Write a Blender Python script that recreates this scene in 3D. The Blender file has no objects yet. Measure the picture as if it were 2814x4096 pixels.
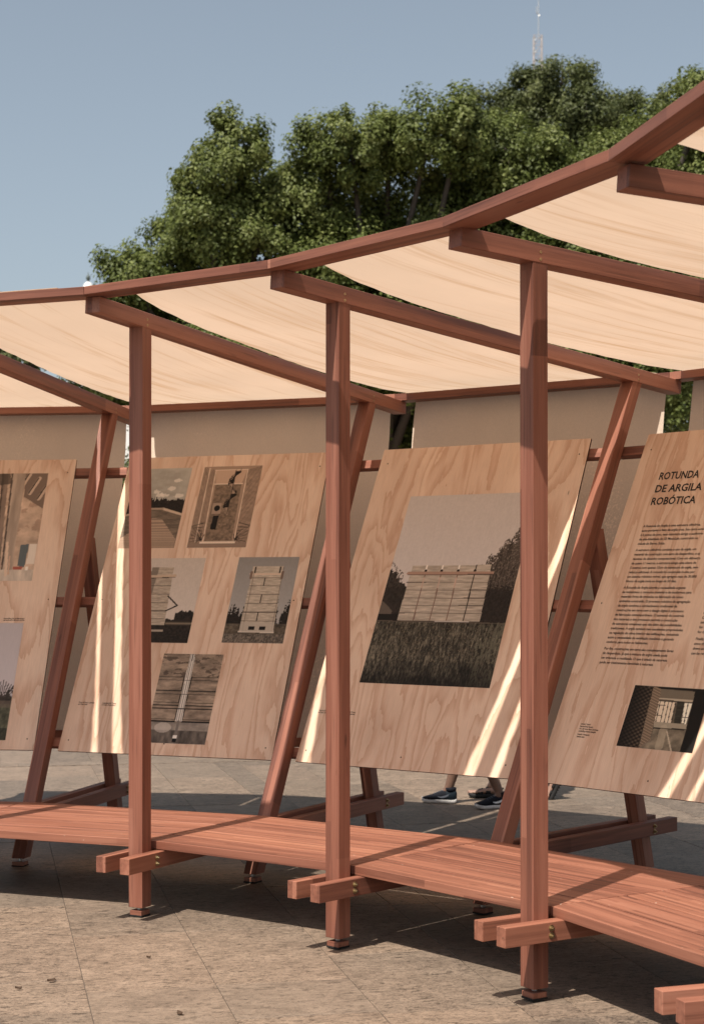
import bpy, bmesh, math, random
import numpy as np
from mathutils import Vector, Matrix

random.seed(7)
rng = np.random.default_rng(7)
RAD = math.radians
scene = bpy.context.scene
COL = scene.collection

# ---------------------------------------------------------------- camera
cam_data = bpy.data.cameras.new('camera')
cam = bpy.data.objects.new('camera', cam_data)
COL.objects.link(cam)
cam.location = (0, 0, 1.7)
cam.rotation_euler = (RAD(90) + 0.0083, 0, 0)
cam_data.sensor_fit = 'VERTICAL'
cam_data.sensor_height = 36.0
cam_data.lens = 6663.7 / 4096 * 36.0
cam_data.shift_y = (2266.8 - 2048) / 4096
cam_data.clip_start = 0.05
cam_data.clip_end = 3000
cam_data.dof.use_dof = True
cam_data.dof.focus_distance = 8.0
cam_data.dof.aperture_fstop = 5.0
scene.camera = cam
scene.render.resolution_x = 703
scene.render.resolution_y = 1024

# ---------------------------------------------------------------- sky and sun
SUN_EL, SUN_AZ = 60.0, 212.0          # azimuth clockwise from +Y: behind and left of the camera
world = bpy.data.worlds.new('World')
scene.world = world
world.use_nodes = True
wn = world.node_tree
bg = wn.nodes['Background']
sky = wn.nodes.new('ShaderNodeTexSky')
sky.sky_type = 'NISHITA'
sky.sun_disc = False
sky.sun_elevation = RAD(SUN_EL)
sky.sun_rotation = RAD(SUN_AZ)
sky.air_density = 1.0
sky.dust_density = 2.2
sky.ozone_density = 1.0
hs = wn.nodes.new('ShaderNodeHueSaturation')
hs.inputs['Saturation'].default_value = 0.60
hs.inputs['Hue'].default_value = 0.487
wn.links.new(sky.outputs[0], hs.inputs['Color'])
wn.links.new(hs.outputs[0], bg.inputs['Color'])
bg.inputs['Strength'].default_value = 0.098

sun_data = bpy.data.lights.new('sun', 'SUN')
sun_data.energy = 4.9
sun_data.angle = RAD(0.53)
sun_data.color = (1.0, 0.93, 0.84)
sun = bpy.data.objects.new('sun', sun_data)
COL.objects.link(sun)
_az, _el = RAD(SUN_AZ), RAD(SUN_EL)
sdir = Vector((math.sin(_az) * math.cos(_el), math.cos(_az) * math.cos(_el), math.sin(_el)))
sun.rotation_euler = sdir.to_track_quat('Z', 'Y').to_euler()
sun.location = (-20, -20, 40)

vs = scene.view_settings
vs.view_transform = 'Standard'
vs.look = 'None'
vs.gamma = 1.0
vs.use_curve_mapping = False
vs.exposure = 0.36

# ---------------------------------------------------------------- measured layout of the ring
CX, CY, R = -3.5027, 4.0399, 5.0383
A0, DL = RAD(28.754), 0.2488
HALF = DL / 2
DA = {0: -.0006, 1: .0008, 2: .0001, 3: .0003, 4: -.0006}
DR = {0: -.0023, 1: .0031, 2: .0008, 3: .002, 4: -.0036}
DZ = {0: -.0036, 1: .0014, 2: .0032, 3: .0067, 4: -.0077}
BEAM_RI, BEAM_ZI, BEAM_RO, BEAM_ZO, BEAM_H = -.3943, 3.0037, 2.8884, 2.7958, .0781
def beam_bottom(r):
    return BEAM_ZI + (BEAM_ZO - BEAM_ZI) * (r - BEAM_RI) / (BEAM_RO - BEAM_RI)
DECK_Z = .3733

def basis(a, r=0.0, z=0.0):
    er = Vector((math.sin(a), math.cos(a), 0)); et = Vector((math.cos(a), -math.sin(a), 0))
    o = Vector((CX, CY, 0)) + er * (R + r) + Vector((0, 0, z))
    return Matrix(((et.x, er.x, 0, o.x), (et.y, er.y, 0, o.y), (0, 0, 1, o.z), (0, 0, 0, 1)))
def frame_matrix(k):
    return basis(A0 + DL * (k - 1) + DA.get(k, 0), DR.get(k, 0), DZ.get(k, 0))
def bay_matrix(k):
    return basis(A0 + DL * (k - .5))

# ---------------------------------------------------------------- material helpers
def new_mat(name):
    m = bpy.data.materials.new(name); m.use_nodes = True
    nt = m.node_tree
    return m, nt, nt.nodes['Principled BSDF']
def N(nt, typ, **kw):
    n = nt.nodes.new(typ)
    for k, v in kw.items():
        if k.startswith('i_'):
            key = k[2:]
            key = int(key) if key.isdigit() else key.replace('_', ' ')
            n.inputs[key].default_value = v
        else: setattr(n, k, v)
    return n
def math_n(nt, op, a, b=None, c=None):
    n = nt.nodes.new('ShaderNodeMath'); n.operation = op
    for i, v in enumerate((a, b, c)):
        if v is None: continue
        if isinstance(v, (int, float)): n.inputs[i].default_value = v
        else: nt.links.new(v, n.inputs[i])
    return n.outputs[0]
def ramp(nt, fac, stops, interp='LINEAR'):
    n = nt.nodes.new('ShaderNodeValToRGB'); cr = n.color_ramp; cr.interpolation = interp
    while len(cr.elements) < len(stops): cr.elements.new(.5)
    for e, (p, c) in zip(cr.elements, stops):
        e.position = p; e.color = (c[0], c[1], c[2], 1) if not isinstance(c, (int, float)) else (c, c, c, 1)
    nt.links.new(fac, n.inputs[0]); return n.outputs[0]
def mix(nt, fac, a, b, blend='MIX'):
    n = nt.nodes.new('ShaderNodeMix'); n.data_type = 'RGBA'; n.blend_type = blend
    for sock, v in ((n.inputs[0], fac), (n.inputs[6], a), (n.inputs[7], b)):
        if isinstance(v, (int, float)): sock.default_value = v
        elif isinstance(v, tuple): sock.default_value = (v[0], v[1], v[2], 1)
        else: nt.links.new(v, sock)
    return n.outputs[2]
def noise(nt, vec, scale, detail=3, rough=.55, dist=0.0):
    n = nt.nodes.new('ShaderNodeTexNoise')
    n.inputs['Scale'].default_value = scale; n.inputs['Detail'].default_value = detail
    n.inputs['Roughness'].default_value = rough; n.inputs['Distortion'].default_value = dist
    nt.links.new(vec, n.inputs['Vector']); return n.outputs['Fac']
def vmap(nt, vec, scale=(1, 1, 1), loc=(0, 0, 0)):
    n = nt.nodes.new('ShaderNodeMapping'); n.inputs['Scale'].default_value = scale; n.inputs['Location'].default_value = loc
    nt.links.new(vec, n.inputs['Vector']); return n.outputs[0]
def obj_coords(nt, spread=40.0):
    tc = nt.nodes.new('ShaderNodeTexCoord'); oi = nt.nodes.new('ShaderNodeObjectInfo')
    v = nt.nodes.new('ShaderNodeVectorMath'); v.operation = 'ADD'
    cmb = nt.nodes.new('ShaderNodeCombineXYZ')
    r = math_n(nt, 'MULTIPLY', oi.outputs['Random'], spread)
    r2 = math_n(nt, 'MULTIPLY', math_n(nt, 'FRACT', math_n(nt, 'MULTIPLY', oi.outputs['Random'], 17.31)), spread)
    nt.links.new(r, cmb.inputs[0]); nt.links.new(r2, cmb.inputs[1]); nt.links.new(r, cmb.inputs[2])
    nt.links.new(tc.outputs['Object'], v.inputs[0]); nt.links.new(cmb.outputs[0], v.inputs[1])
    return tc.outputs['Object'], v.outputs[0], oi.outputs['Random']
def bump(nt, b, h, strength=.2, dist=.002):
    n = nt.nodes.new('ShaderNodeBump'); n.inputs['Strength'].default_value = strength; n.inputs['Distance'].default_value = dist
    nt.links.new(h, n.inputs['Height']); nt.links.new(n.outputs[0], b.inputs['Normal'])

def timber_material(name, strip, piece, dark, mid, light, rough=.5, specks=False, var=.52):
    """laminated hardwood, length along local X: strips of different tone, finger jointed, fine long grain"""
    m, nt, b = new_mat(name)
    raw, co, rnd = obj_coords(nt)
    s = nt.nodes.new('ShaderNodeSeparateXYZ'); nt.links.new(raw, s.inputs[0])
    off = math_n(nt, 'MULTIPLY', rnd, 91.7)
    iy = math_n(nt, 'FLOOR', math_n(nt, 'ADD', math_n(nt, 'DIVIDE', s.outputs[1], strip), math_n(nt, 'ADD', off, .5)))
    iz = math_n(nt, 'FLOOR', math_n(nt, 'ADD', math_n(nt, 'DIVIDE', s.outputs[2], strip * 3), .5))
    c1 = nt.nodes.new('ShaderNodeCombineXYZ'); nt.links.new(iy, c1.inputs[0]); nt.links.new(iz, c1.inputs[1]); nt.links.new(off, c1.inputs[2])
    w1 = nt.nodes.new('ShaderNodeTexWhiteNoise'); w1.noise_dimensions = '3D'; nt.links.new(c1.outputs[0], w1.inputs['Vector'])
    ix = math_n(nt, 'FLOOR', math_n(nt, 'ADD', math_n(nt, 'DIVIDE', s.outputs[0], piece), math_n(nt, 'MULTIPLY', w1.outputs['Value'], 7.0)))
    c2 = nt.nodes.new('ShaderNodeCombineXYZ'); nt.links.new(iy, c2.inputs[0]); nt.links.new(ix, c2.inputs[1]); nt.links.new(math_n(nt, 'ADD', iz, off), c2.inputs[2])
    w2 = nt.nodes.new('ShaderNodeTexWhiteNoise'); w2.noise_dimensions = '3D'; nt.links.new(c2.outputs[0], w2.inputs['Vector'])
    g1 = noise(nt, vmap(nt, co, (1.2, 45, 45)), 1.0, 4, .6, .3)
    g2 = noise(nt, vmap(nt, co, (6, 300, 300)), 1.0, 2, .6)
    g3 = noise(nt, vmap(nt, co, (.8, 9, 9)), 1.0, 2, .5, .4)
    t = math_n(nt, 'ADD', math_n(nt, 'MULTIPLY', w2.outputs['Value'], var), math_n(nt, 'MULTIPLY', g1, .62))
    t = math_n(nt, 'ADD', t, math_n(nt, 'MULTIPLY', math_n(nt, 'SUBTRACT', g3, .5), .55))
    t = math_n(nt, 'ADD', t, math_n(nt, 'MULTIPLY', math_n(nt, 'SUBTRACT', g2, .5), .22))
    c = ramp(nt, t, [(.16, dark), (.52, mid), (.95, light)])
    c = mix(nt, 1.0, c, ramp(nt, math_n(nt, 'FRACT', math_n(nt, 'MULTIPLY', rnd, 53.1)), [(0, (.84, .80, .80)), (.5, (1.0, 1.0, 1.0)), (1, (1.12, 1.13, 1.10))]), 'MULTIPLY')
    streak = ramp(nt, noise(nt, vmap(nt, co, (2.2, 70, 70)), 1.0, 2, .5, .2), [(.0, 1.0), (.58, 1.0), (.70, .5)])
    c = mix(nt, .55, c, streak, 'MULTIPLY')
    # small knots and scuffs
    k = noise(nt, vmap(nt, co, (5, 22, 22)), 1.0, 1, .5)
    c = mix(nt, .8, c, ramp(nt, k, [(.0, 1.0), (.74, 1.0), (.80, .45)]), 'MULTIPLY')
    if specks:
        sp = noise(nt, vmap(nt, co, (60, 60, 60)), 1.0, 0, .5)
        c = mix(nt, ramp(nt, sp, [(.0, 0.0), (.86, 0.0), (.90, .7)]), c, (.68, .56, .46))
    nt.links.new(c, b.inputs['Base Color'])
    rr = ramp(nt, g1, [(.2, rough - .08), (.8, rough + .1)])
    nt.links.new(rr, b.inputs['Roughness'])
    b.inputs['Specular IOR Level'].default_value = .35
    bump(nt, b, g2, .25, .0012)
    return m

M = {}
M['timber'] = timber_material('red_timber', .031, 2.3, (.12, .044, .029), (.275, .108, .068), (.41, .188, .125), var=.40)
M['deck'] = timber_material('deck_timber', .0205, 1.3, (.13, .049, .032), (.275, .110, .069), (.40, .186, .122), .46, True, .34)

def plywood_material():
    m, nt, b = new_mat('pine_plywood')
    raw, co, rnd = obj_coords(nt)
    warp = noise(nt, vmap(nt, co, (2.2, .9, 1)), 1.0, 3, .5, .5)
    # contour lines of a stretched noise field give the nested rotary cut figure
    base = noise(nt, vmap(nt, co, (4.0, .72, 1)), 1.0, 3, .42, .6)
    f = math_n(nt, 'ADD', math_n(nt, 'MULTIPLY', base, 9.5), math_n(nt, 'MULTIPLY', noise(nt, vmap(nt, co, (34, 5, 1)), 1.0, 4, .65), .85))
    fr = math_n(nt, 'FRACT', f)
    fig = ramp(nt, fr, [(.0, (.745, .545, .40)), (.36, (.76, .56, .415)), (.60, (.71, .50, .36)), (.86, (.625, .41, .285)), (.93, (.615, .40, .275)), (.955, (.75, .55, .405)), (1.0, (.745, .545, .40))])
    patch = ramp(nt, warp, [(.3, (.86, .82, .80)), (.6, (1.06, 1.06, 1.06))])
    c = mix(nt, 1.0, fig, patch, 'MULTIPLY')
    fine = noise(nt, vmap(nt, co, (240, 9, 1)), 1.0, 2, .6)
    c = mix(nt, .35, c, ramp(nt, fine, [(.25, .72), (.7, 1.12)]), 'MULTIPLY')
    dark = noise(nt, vmap(nt, co, (34, 7, 1)), 1.0, 1, .5)
    c = mix(nt, .8, c, ramp(nt, dark, [(.0, 1.0), (.8, 1.0), (.84, .4)]), 'MULTIPLY')
    nt.links.new(c, b.inputs['Base Color'])
    b.inputs['Roughness'].default_value = .6
    b.inputs['Specular IOR Level'].default_value = .25
    bump(nt, b, fine, .12, .0008)
    return m
M['ply'] = plywood_material()
def plain(name, col, rough=.6, metal=0.0, spec=.3):
    m, nt, b = new_mat(name)
    raw, co, rnd = obj_coords(nt)
    n = noise(nt, co, 60.0, 3, .6)
    c = mix(nt, 1.0, col, ramp(nt, n, [(.25, .82), (.75, 1.15)]), 'MULTIPLY')
    nt.links.new(c, b.inputs['Base Color'])
    b.inputs['Roughness'].default_value = rough; b.inputs['Metallic'].default_value = metal
    b.inputs['Specular IOR Level'].default_value = spec
    return m
M['ply_edge'] = plain('plywood_edge', (.10, .055, .035), .8)
M['ink'] = plain('printed_ink', (.018, .015, .013), .7)
M['brass'] = plain('brass_screw', (.50, .40, .24), .36, 1.0)
M['steel'] = plain('zinc_steel', (.55, .55, .53), .38, 1.0)
M['rubber'] = plain('black_rubber', (.015, .014, .013), .8)
M['hole'] = plain('screw_hole', (.03, .02, .015), .9)

def fabric_material(name, base, streak_col, transl, streaks=True):
    m, nt, b = new_mat(name)
    nt.nodes.remove(b)
    raw, co, rnd = obj_coords(nt)
    out = nt.nodes['Material Output']
    weave = noise(nt, vmap(nt, co, (420, 260, 260)), 1.0, 2, .6)
    cloud = noise(nt, vmap(nt, co, (1.5, 1.0, 1.0)), 1.0, 3, .5)
    c = mix(nt, 1.0, base, ramp(nt, cloud, [(.3, .93), (.7, 1.05)]), 'MULTIPLY')
    if streaks:
        s1 = noise(nt, vmap(nt, co, (11, .5, 1)), 1.0, 4, .64, .3)
        s2 = noise(nt, vmap(nt, co, (48, 1.1, 1)), 1.0, 3, .6, .25)
        st = ramp(nt, math_n(nt, 'ADD', math_n(nt, 'MULTIPLY', s1, .7), math_n(nt, 'MULTIPLY', s2, .3)), [(.50, 0.0), (.57, .4), (.66, 1.0)])
        c = mix(nt, st, c, streak_col)
        hgt = math_n(nt, 'ADD', math_n(nt, 'MULTIPLY', s1, 1.0), math_n(nt, 'MULTIPLY', weave, .05))
    else:
        hgt = weave
        glint = noise(nt, vmap(nt, co, (90, 60, 60)), 1.0, 2, .7)
        zone = noise(nt, vmap(nt, co, (2.2, .8, .8)), 1.0, 2, .5)
        c = mix(nt, 1.0, c, ramp(nt, math_n(nt, 'MULTIPLY', glint, zone), [(.2, .96), (.38, 1.02), (.46, 1.25)]), 'MULTIPLY')  # speckled light glints on the curtain, painted into its colour
        c = mix(nt, .5, c, ramp(nt, weave, [(.3, .8), (.7, 1.15)]), 'MULTIPLY')
    d = nt.nodes.new('ShaderNodeBsdfDiffuse'); t = nt.nodes.new('ShaderNodeBsdfTranslucent'); ms = nt.nodes.new('ShaderNodeMixShader')
    ms.inputs[0].default_value = transl
    bp = nt.nodes.new('ShaderNodeBump'); bp.inputs['Strength'].default_value = .25; bp.inputs['Distance'].default_value = .01
    nt.links.new(hgt, bp.inputs['Height'])
    for n in (d, t):
        nt.links.new(c, n.inputs['Color']); nt.links.new(bp.outputs[0], n.inputs['Normal'])
    nt.links.new(d.outputs[0], ms.inputs[1]); nt.links.new(t.outputs[0], ms.inputs[2]); nt.links.new(ms.outputs[0], out.inputs[0])
    return m
M['fabric'] = fabric_material('canopy_cloth', (.735, .55, .40), (.60, .40, .25), .48)
M['curtain'] = fabric_material('curtain_cloth', (.80, .665, .54), (.5, .36, .25), .25, False)

def stone_material():
    m, nt, b = new_mat('speckled_stone')
    raw, co, rnd = obj_coords(nt)
    n1 = noise(nt, vmap(nt, co, (3.5, 6, 1)), 1.0, 4, .6)
    fleck = noise(nt, vmap(nt, co, (48, 78, 1)), 1.0, 4, .78, 1.2)
    blot = noise(nt, vmap(nt, co, (11, 17, 1)), 1.0, 5, .7, .8)
    fine = noise(nt, vmap(nt, co, (260, 260, 1)), 1.0, 2, .6)
    c = ramp(nt, n1, [(.25, (.185, .142, .109)), (.55, (.232, .180, .138)), (.8, (.28, .220, .171))])
    tint = ramp(nt, rnd, [(0, (.76, .75, .74)), (.25, (1.0, .96, .91)), (.5, (.88, .88, .87)), (.75, (1.2, 1.13, 1.06)), (1, (.96, .92, .89))])
    c = mix(nt, 1.0, c, tint, 'MULTIPLY')
    amt = ramp(nt, math_n(nt, 'FRACT', math_n(nt, 'MULTIPLY', rnd, 37.7)), [(0, .45), (1, 1.0)])
    c2 = mix(nt, amt, c, ramp(nt, fleck, [(.39, .25), (.475, .9), (.60, 1.16)]), 'MULTIPLY')
    spot = noise(nt, vmap(nt, co, (16, 40, 1)), 1.0, 6, .82, .6)
    c2 = mix(nt, ramp(nt, amt, [(0, .5), (1, 1.0)]), c2, ramp(nt, spot, [(.40, .22), (.455, .95), (.6, 1.08)]), 'MULTIPLY')
    c2 = mix(nt, .8, c2, ramp(nt, blot, [(.3, .74), (.7, 1.2)]), 'MULTIPLY')
    c2 = mix(nt, .5, c2, ramp(nt, fine, [(.3, .7), (.7, 1.2)]), 'MULTIPLY')
    nt.links.new(c2, b.inputs['Base Color'])
    b.inputs['Roughness'].default_value = .56
    b.inputs['Specular IOR Level'].default_value = .4
    bump(nt, b, fleck, .15, .003)
    return m
M['stone'] = stone_material()
M['grout'] = plain('dark_joint', (.125, .10, .08), .9)

# ---------------------------------------------------------------- mesh helpers
def link(o, parent=None):
    COL.objects.link(o)
    if parent is not None: o.parent = parent
    return o
def empty(name, mat):
    o = bpy.data.objects.new(name, None); o.matrix_world = mat; o.empty_display_size = .1
    return link(o)
def tag(o, label=None, cat=None, group=None, kind=None):
    if label: o['label'] = label
    if cat: o['category'] = cat
    if group: o['group'] = group
    if kind: o['kind'] = kind
    return o
def mesh_from(name, verts, faces, mats, smooth=False, fmat=None):
    me = bpy.data.meshes.new(name)
    me.from_pydata([tuple(v) for v in verts], [], faces)
    for m in (mats if isinstance(mats, (list, tuple)) else [mats]): me.materials.append(m)
    if fmat is not None: me.polygons.foreach_set('material_index', fmat)
    if smooth: me.polygons.foreach_set('use_smooth', [True] * len(me.polygons))
    me.update()
    return me
BOXF = [(0, 3, 2, 1), (4, 5, 6, 7), (0, 1, 5, 4), (1, 2, 6, 5), (2, 3, 7, 6), (3, 0, 4, 7)]
def prism(name, bottom, top, mats, bevel=0.0, fmat=None):
    """eight corner solid: bottom and top quads, counter clockwise from above"""
    me = mesh_from(name, list(bottom) + list(top), BOXF, mats, fmat=fmat)
    if bevel:
        bm = bmesh.new(); bm.from_mesh(me)
        bmesh.ops.bevel(bm, geom=bm.edges[:], offset=bevel, segments=1, affect='EDGES', profile=.5)
        bm.to_mesh(me); bm.free()
    return me
def box(name, x0, x1, y0, y1, z0, z1, mats, bevel=0.0, fmat=None):
    return prism(name, [(x0, y0, z0), (x1, y0, z0), (x1, y1, z0), (x0, y1, z0)], [(x0, y0, z1), (x1, y0, z1), (x1, y1, z1), (x0, y1, z1)], mats, bevel, fmat)
def bar(name, p0, p1, side, w, h, mat, parent, bevel=.0018, cut0=0.0, cut1=0.0):
    """timber from p0 to p1 in the parent's space, length on local X, width w along side; cut = end slope (dx per dz)"""
    p0, p1 = Vector(p0), Vector(p1)
    x = (p1 - p0); L = x.length; x.normalize()
    y = Vector(side); y = (y - x * y.dot(x)).normalized(); z = x.cross(y)
    a, b = w / 2, h / 2
    bot = [(-cut0 * b, -a, -b), (L - cut1 * b, -a, -b), (L - cut1 * b, a, -b), (-cut0 * b, a, -b)]
    top = [(cut0 * b, -a, b), (L + cut1 * b, -a, b), (L + cut1 * b, a, b), (cut0 * b, a, b)]
    me = prism(name, bot, top, mat, bevel)
    o = bpy.data.objects.new(name, me)
    o.matrix_local = Matrix(((x.x, y.x, z.x, p0.x), (x.y, y.y, z.y, p0.y), (x.z, y.z, z.z, p0.z), (0, 0, 0, 1)))
    return link(o, parent)
def part(name, me, parent, loc=(0, 0, 0), rot=(0, 0, 0)):
    o = bpy.data.objects.new(name, me); o.location = loc; o.rotation_euler = rot
    return link(o, parent)
def tube_data(pts, radii, seg=8):
    verts, faces = [], []
    for i, (p, r) in enumerate(zip(pts, radii)):
        p = Vector(p)
        d = (Vector(pts[min(i + 1, len(pts) - 1)]) - Vector(pts[max(i - 1, 0)])).normalized()
        u = d.orthogonal().normalized() if abs(d.z) < .9 else Vector((1, 0, 0))
        u = (u - d * u.dot(d)).normalized(); v = d.cross(u)
        for j in range(seg):
            t = 2 * math.pi * j / seg
            verts.append(p + (u * math.cos(t) + v * math.sin(t)) * r)
    n = len(pts)
    for i in range(n - 1):
        for j in range(seg):
            k = (j + 1) % seg
            faces.append((i * seg + j, i * seg + k, (i + 1) * seg + k, (i + 1) * seg + j))
    faces.append(tuple(range(seg - 1, -1, -1))); faces.append(tuple((n - 1) * seg + j for j in range(seg)))
    return verts, faces
def lathe_data(profile, seg=16):
    verts, faces = [], []
    for r, z in profile:
        for j in range(seg):
            t = 2 * math.pi * j / seg; verts.append((r * math.cos(t), r * math.sin(t), z))
    n = len(profile)
    for i in range(n - 1):
        for j in range(seg):
            k = (j + 1) % seg
            faces.append((i * seg + j, i * seg + k, (i + 1) * seg + k, (i + 1) * seg + j))
    faces.append(tuple(range(seg - 1, -1, -1))); faces.append(tuple((n - 1) * seg + j for j in range(seg)))
    return verts, faces
def copy_tree(o, parent=None):
    c = o.copy(); COL.objects.link(c); c.parent = parent
    for ch in list(o.children): copy_tree(ch, c)
    return c

# ---------------------------------------------------------------- ground and paving
ground = part('ground', mesh_from('ground', [(-500, -300, -.03), (500, -300, -.03), (500, 900, -.03), (-500, 900, -.03)], [(0, 1, 2, 3)], M['grout']), None)
tag(ground, kind='structure')
TH = RAD(12.4)
UX, UY = Vector((math.cos(TH), math.sin(TH))), Vector((-math.sin(TH), math.cos(TH)))
def slab(u0, u1, v0, v1, z=0.0):
    g = .0015
    u0 += g; u1 -= g; v0 += g; v1 -= g
    cu, cv = (u0 + u1) / 2, (v0 + v1) / 2
    a, b = (u1 - u0) / 2, (v1 - v0) / 2
    me = box('slab', -a, a, -b, b, -.026, 0, M['stone'], .0012)
    c = UX * cu + UY * cv
    o = part('slab', me, ground, (c.x, c.y, z + random.uniform(-.0012, .0012)), (0, 0, TH))
    return o
cols = [-5.2, -4.63, -4.06, -3.49, -2.92, -2.36, -1.8, -1.25, -.7, -.14, .41, .95, 1.52, 2.08, 2.30, 2.82, 3.30, 3.88, 4.45, 5.0, 5.57, 6.14, 6.7, 7.3]
def in_view(u, v, m):
    p = UX * u + UY * v
    return p.y > 3.8 and abs(p.x) < p.y * .232 + m
for i in range(len(cols) - 1):
    v = 4.3 + random.uniform(0, .9)
    rows = [v]
    while v < 15.45:
        v += random.choice((.55, 1.1, 1.1, 1.22))
        rows.append(min(v, 15.5))
    if 1.5 < (cols[i] + cols[i + 1]) / 2 < 4.5:
        rows = sorted(set([r for r in rows if not 5.7 < r < 9.0] + [6.15, 6.37, 7.42, 8.5]))
    for a, b in zip(rows[:-1], rows[1:]):
        if b - a > .08 and any(in_view(u, w, .9) for u in (cols[i], cols[i + 1]) for w in (a, b)):
            slab(cols[i], cols[i + 1], a, b)
# pale kerb band across the square, then narrower paving beyond it
for u in np.arange(-6.0, 9.0, 1.05):
    if in_view(u, 15.6, 1.5): slab(u, u + 1.05, 15.5, 15.78, .004)
for u in np.arange(-7.0, 10.5, .42):
    for v0, v1 in ((15.78, 17.0), (17.0, 18.2), (18.2, 19.4)):
        if in_view(u, v0, .9): slab(u, u + .42, v0, v1)
pav = part('pavement', mesh_from('pavement', [(-400, 19.5, -.004), (400, 19.5, -.004), (400, 700, -.004), (-400, 700, -.004)], [(0, 1, 2, 3)], M['stone']), None)
tag(pav, kind='structure')
pav2 = part('pavement', mesh_from('pavement_near', [(-60, -60, -.005), (60, -60, -.005), (60, 19.4, -.005), (-60, 19.4, -.005)], [(0, 1, 2, 3)], M['grout']), None)
tag(pav2, kind='structure')

# ---------------------------------------------------------------- timber frames of the pavilion
T = M['timber']
PW, PD, JW, LW = .0845, .0778, .058, .0822
SIDE = (1, 0, 0)
def hexbolt(name, parent, loc, axis_sign=1):
    prof = [(.0125, 0), (.0125, .002), (.0, .002)]
    v, f = [], []
    def ring(r, x, n, ph=0):
        s = len(v)
        for j in range(n):
            t = 2 * math.pi * j / n + ph; v.append((x * axis_sign, r * math.cos(t), r * math.sin(t)))
        return list(range(s, s + n))
    a = ring(.0135, 0, 12); b = ring(.0135, .0022, 12)
    for j in range(12): f.append((a[j], a[(j + 1) % 12], b[(j + 1) % 12], b[j]))
    f.append(tuple(b))
    c = ring(.0088, .0022, 6); d = ring(.0088, .010, 6); e = ring(.0045, .010, 6); g = ring(.0045, .017, 6)
    for p, q in ((c, d), (e, g)):
        for j in range(6): f.append((p[j], p[(j + 1) % 6], q[(j + 1) % 6], q[j]))
    f.append(tuple(d)); f.append(tuple(g))
    return part(name, mesh_from(name, v, f, M['brass']), parent, loc)
def screw(name, parent, loc, rot=(0, 0, 0), r=.006, mat='brass'):
    v, f = lathe_data([(r, -.004), (r, .0012), (r * .55, .0014), (r * .45, -.0005), (.0002, -.0005)], 10)
    return part(name, mesh_from(name, v, f, M[mat]), parent, loc, rot)
def foot(parent, r, block_top=.03, z_leg=.05):
    v, f = lathe_data([(.006, .02), (.006, z_leg + .006)], 8)
    part('threaded_rod', mesh_from('threaded_rod', v, f, M['steel']), parent, (0, r, 0))
    v, f = lathe_data([(.0115, .0325), (.0115, .0425)], 6)
    part('lock_nut', mesh_from('lock_nut', v, f, M['steel']), parent, (0, r, 0))
    part('foot_block', box('foot_block', -.036, .036, -.036, .036, .0085, .031, M['deck'], .001), parent, (0, r, 0))
    part('rubber_pad', box('rubber_pad', -.038, .038, -.038, .038, .0005, .0082, M['rubber'], .001), parent, (0, r, 0))

def make_frame():
    root = empty('timber_frame', Matrix.Identity(4))
    bar('post', (0, 0, .0472), (0, 0, beam_bottom(0) + .02), SIDE, PW, PD, T, root)
    hb = BEAM_H / 2
    bar('roof_beam', (0, BEAM_RI, BEAM_ZI + hb), (0, BEAM_RO, BEAM_ZO + hb), SIDE, PW + .004, BEAM_H, T, root)
    lean = .4856; hw = .093 / 2
    rl = lambda z: 1.1939 + lean * (z - DECK_Z) + hw
    z1 = beam_bottom(2.43) + .012
    bar('front_leg', (0, rl(.05), .05), (0, rl(z1), z1), SIDE, LW, .083, T, root, cut0=lean, cut1=lean)
    rb = lambda z: 2.603 - .262 * (z - .05) - .044
    bar('back_leg', (0, rb(.05), .05), (0, rb(1.985), 1.985), SIDE, LW - .005, .084, T, root, cut0=-.262, cut1=-.262)
    for s in (-1, 1):
        x = s * (PW / 2 + .0015 + JW / 2)
        bar('floor_joist', (x, -.2279, .2866), (x, 2.7457, .2866), SIDE, JW, .0798, T, root)
        xo = s * (PW / 2 + .0015 + JW)
        for zz in (.302, .272):
            hexbolt('bolt', root, (xo, .005, zz), s)
            hexbolt('bolt', root, (xo, 2.505, zz - .002), s)
    for s in (-1, 1):
        for r, zz in ((.0, 3.022), (.0, 2.993), (2.437, 2.868), (2.437, 2.84)):
            screw('beam_screw', root, (s * (PW / 2 + .002), r, zz), (0, RAD(90) * s, 0))
    foot(root, 0.0); foot(root, rl(.05) - .012); foot(root, rb(.05))
    return root
F_LABEL = {
    -1: 'red timber frame beyond the left edge, carrying the leftmost board',
    0: 'red timber frame whose leaning leg stands left of the five-photo board',
    1: 'red timber frame with the leftmost of the three posts in view',
    2: 'red timber frame with the middle post, between the two large boards',
    3: 'red timber frame with the nearest full post, in front of the lettered board',
    4: 'red timber frame at the right edge, only its beam and joist ends showing',
    5: 'red timber frame beyond the right edge holding the nearest eave',
}
proto = make_frame()
for k in range(-1, 6):
    o = proto if k == -1 else copy_tree(proto)
    o.matrix_world = frame_matrix(k)
    tag(o, F_LABEL[k], 'timber frame', 'radial timber frames of the ring pavilion')

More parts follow.
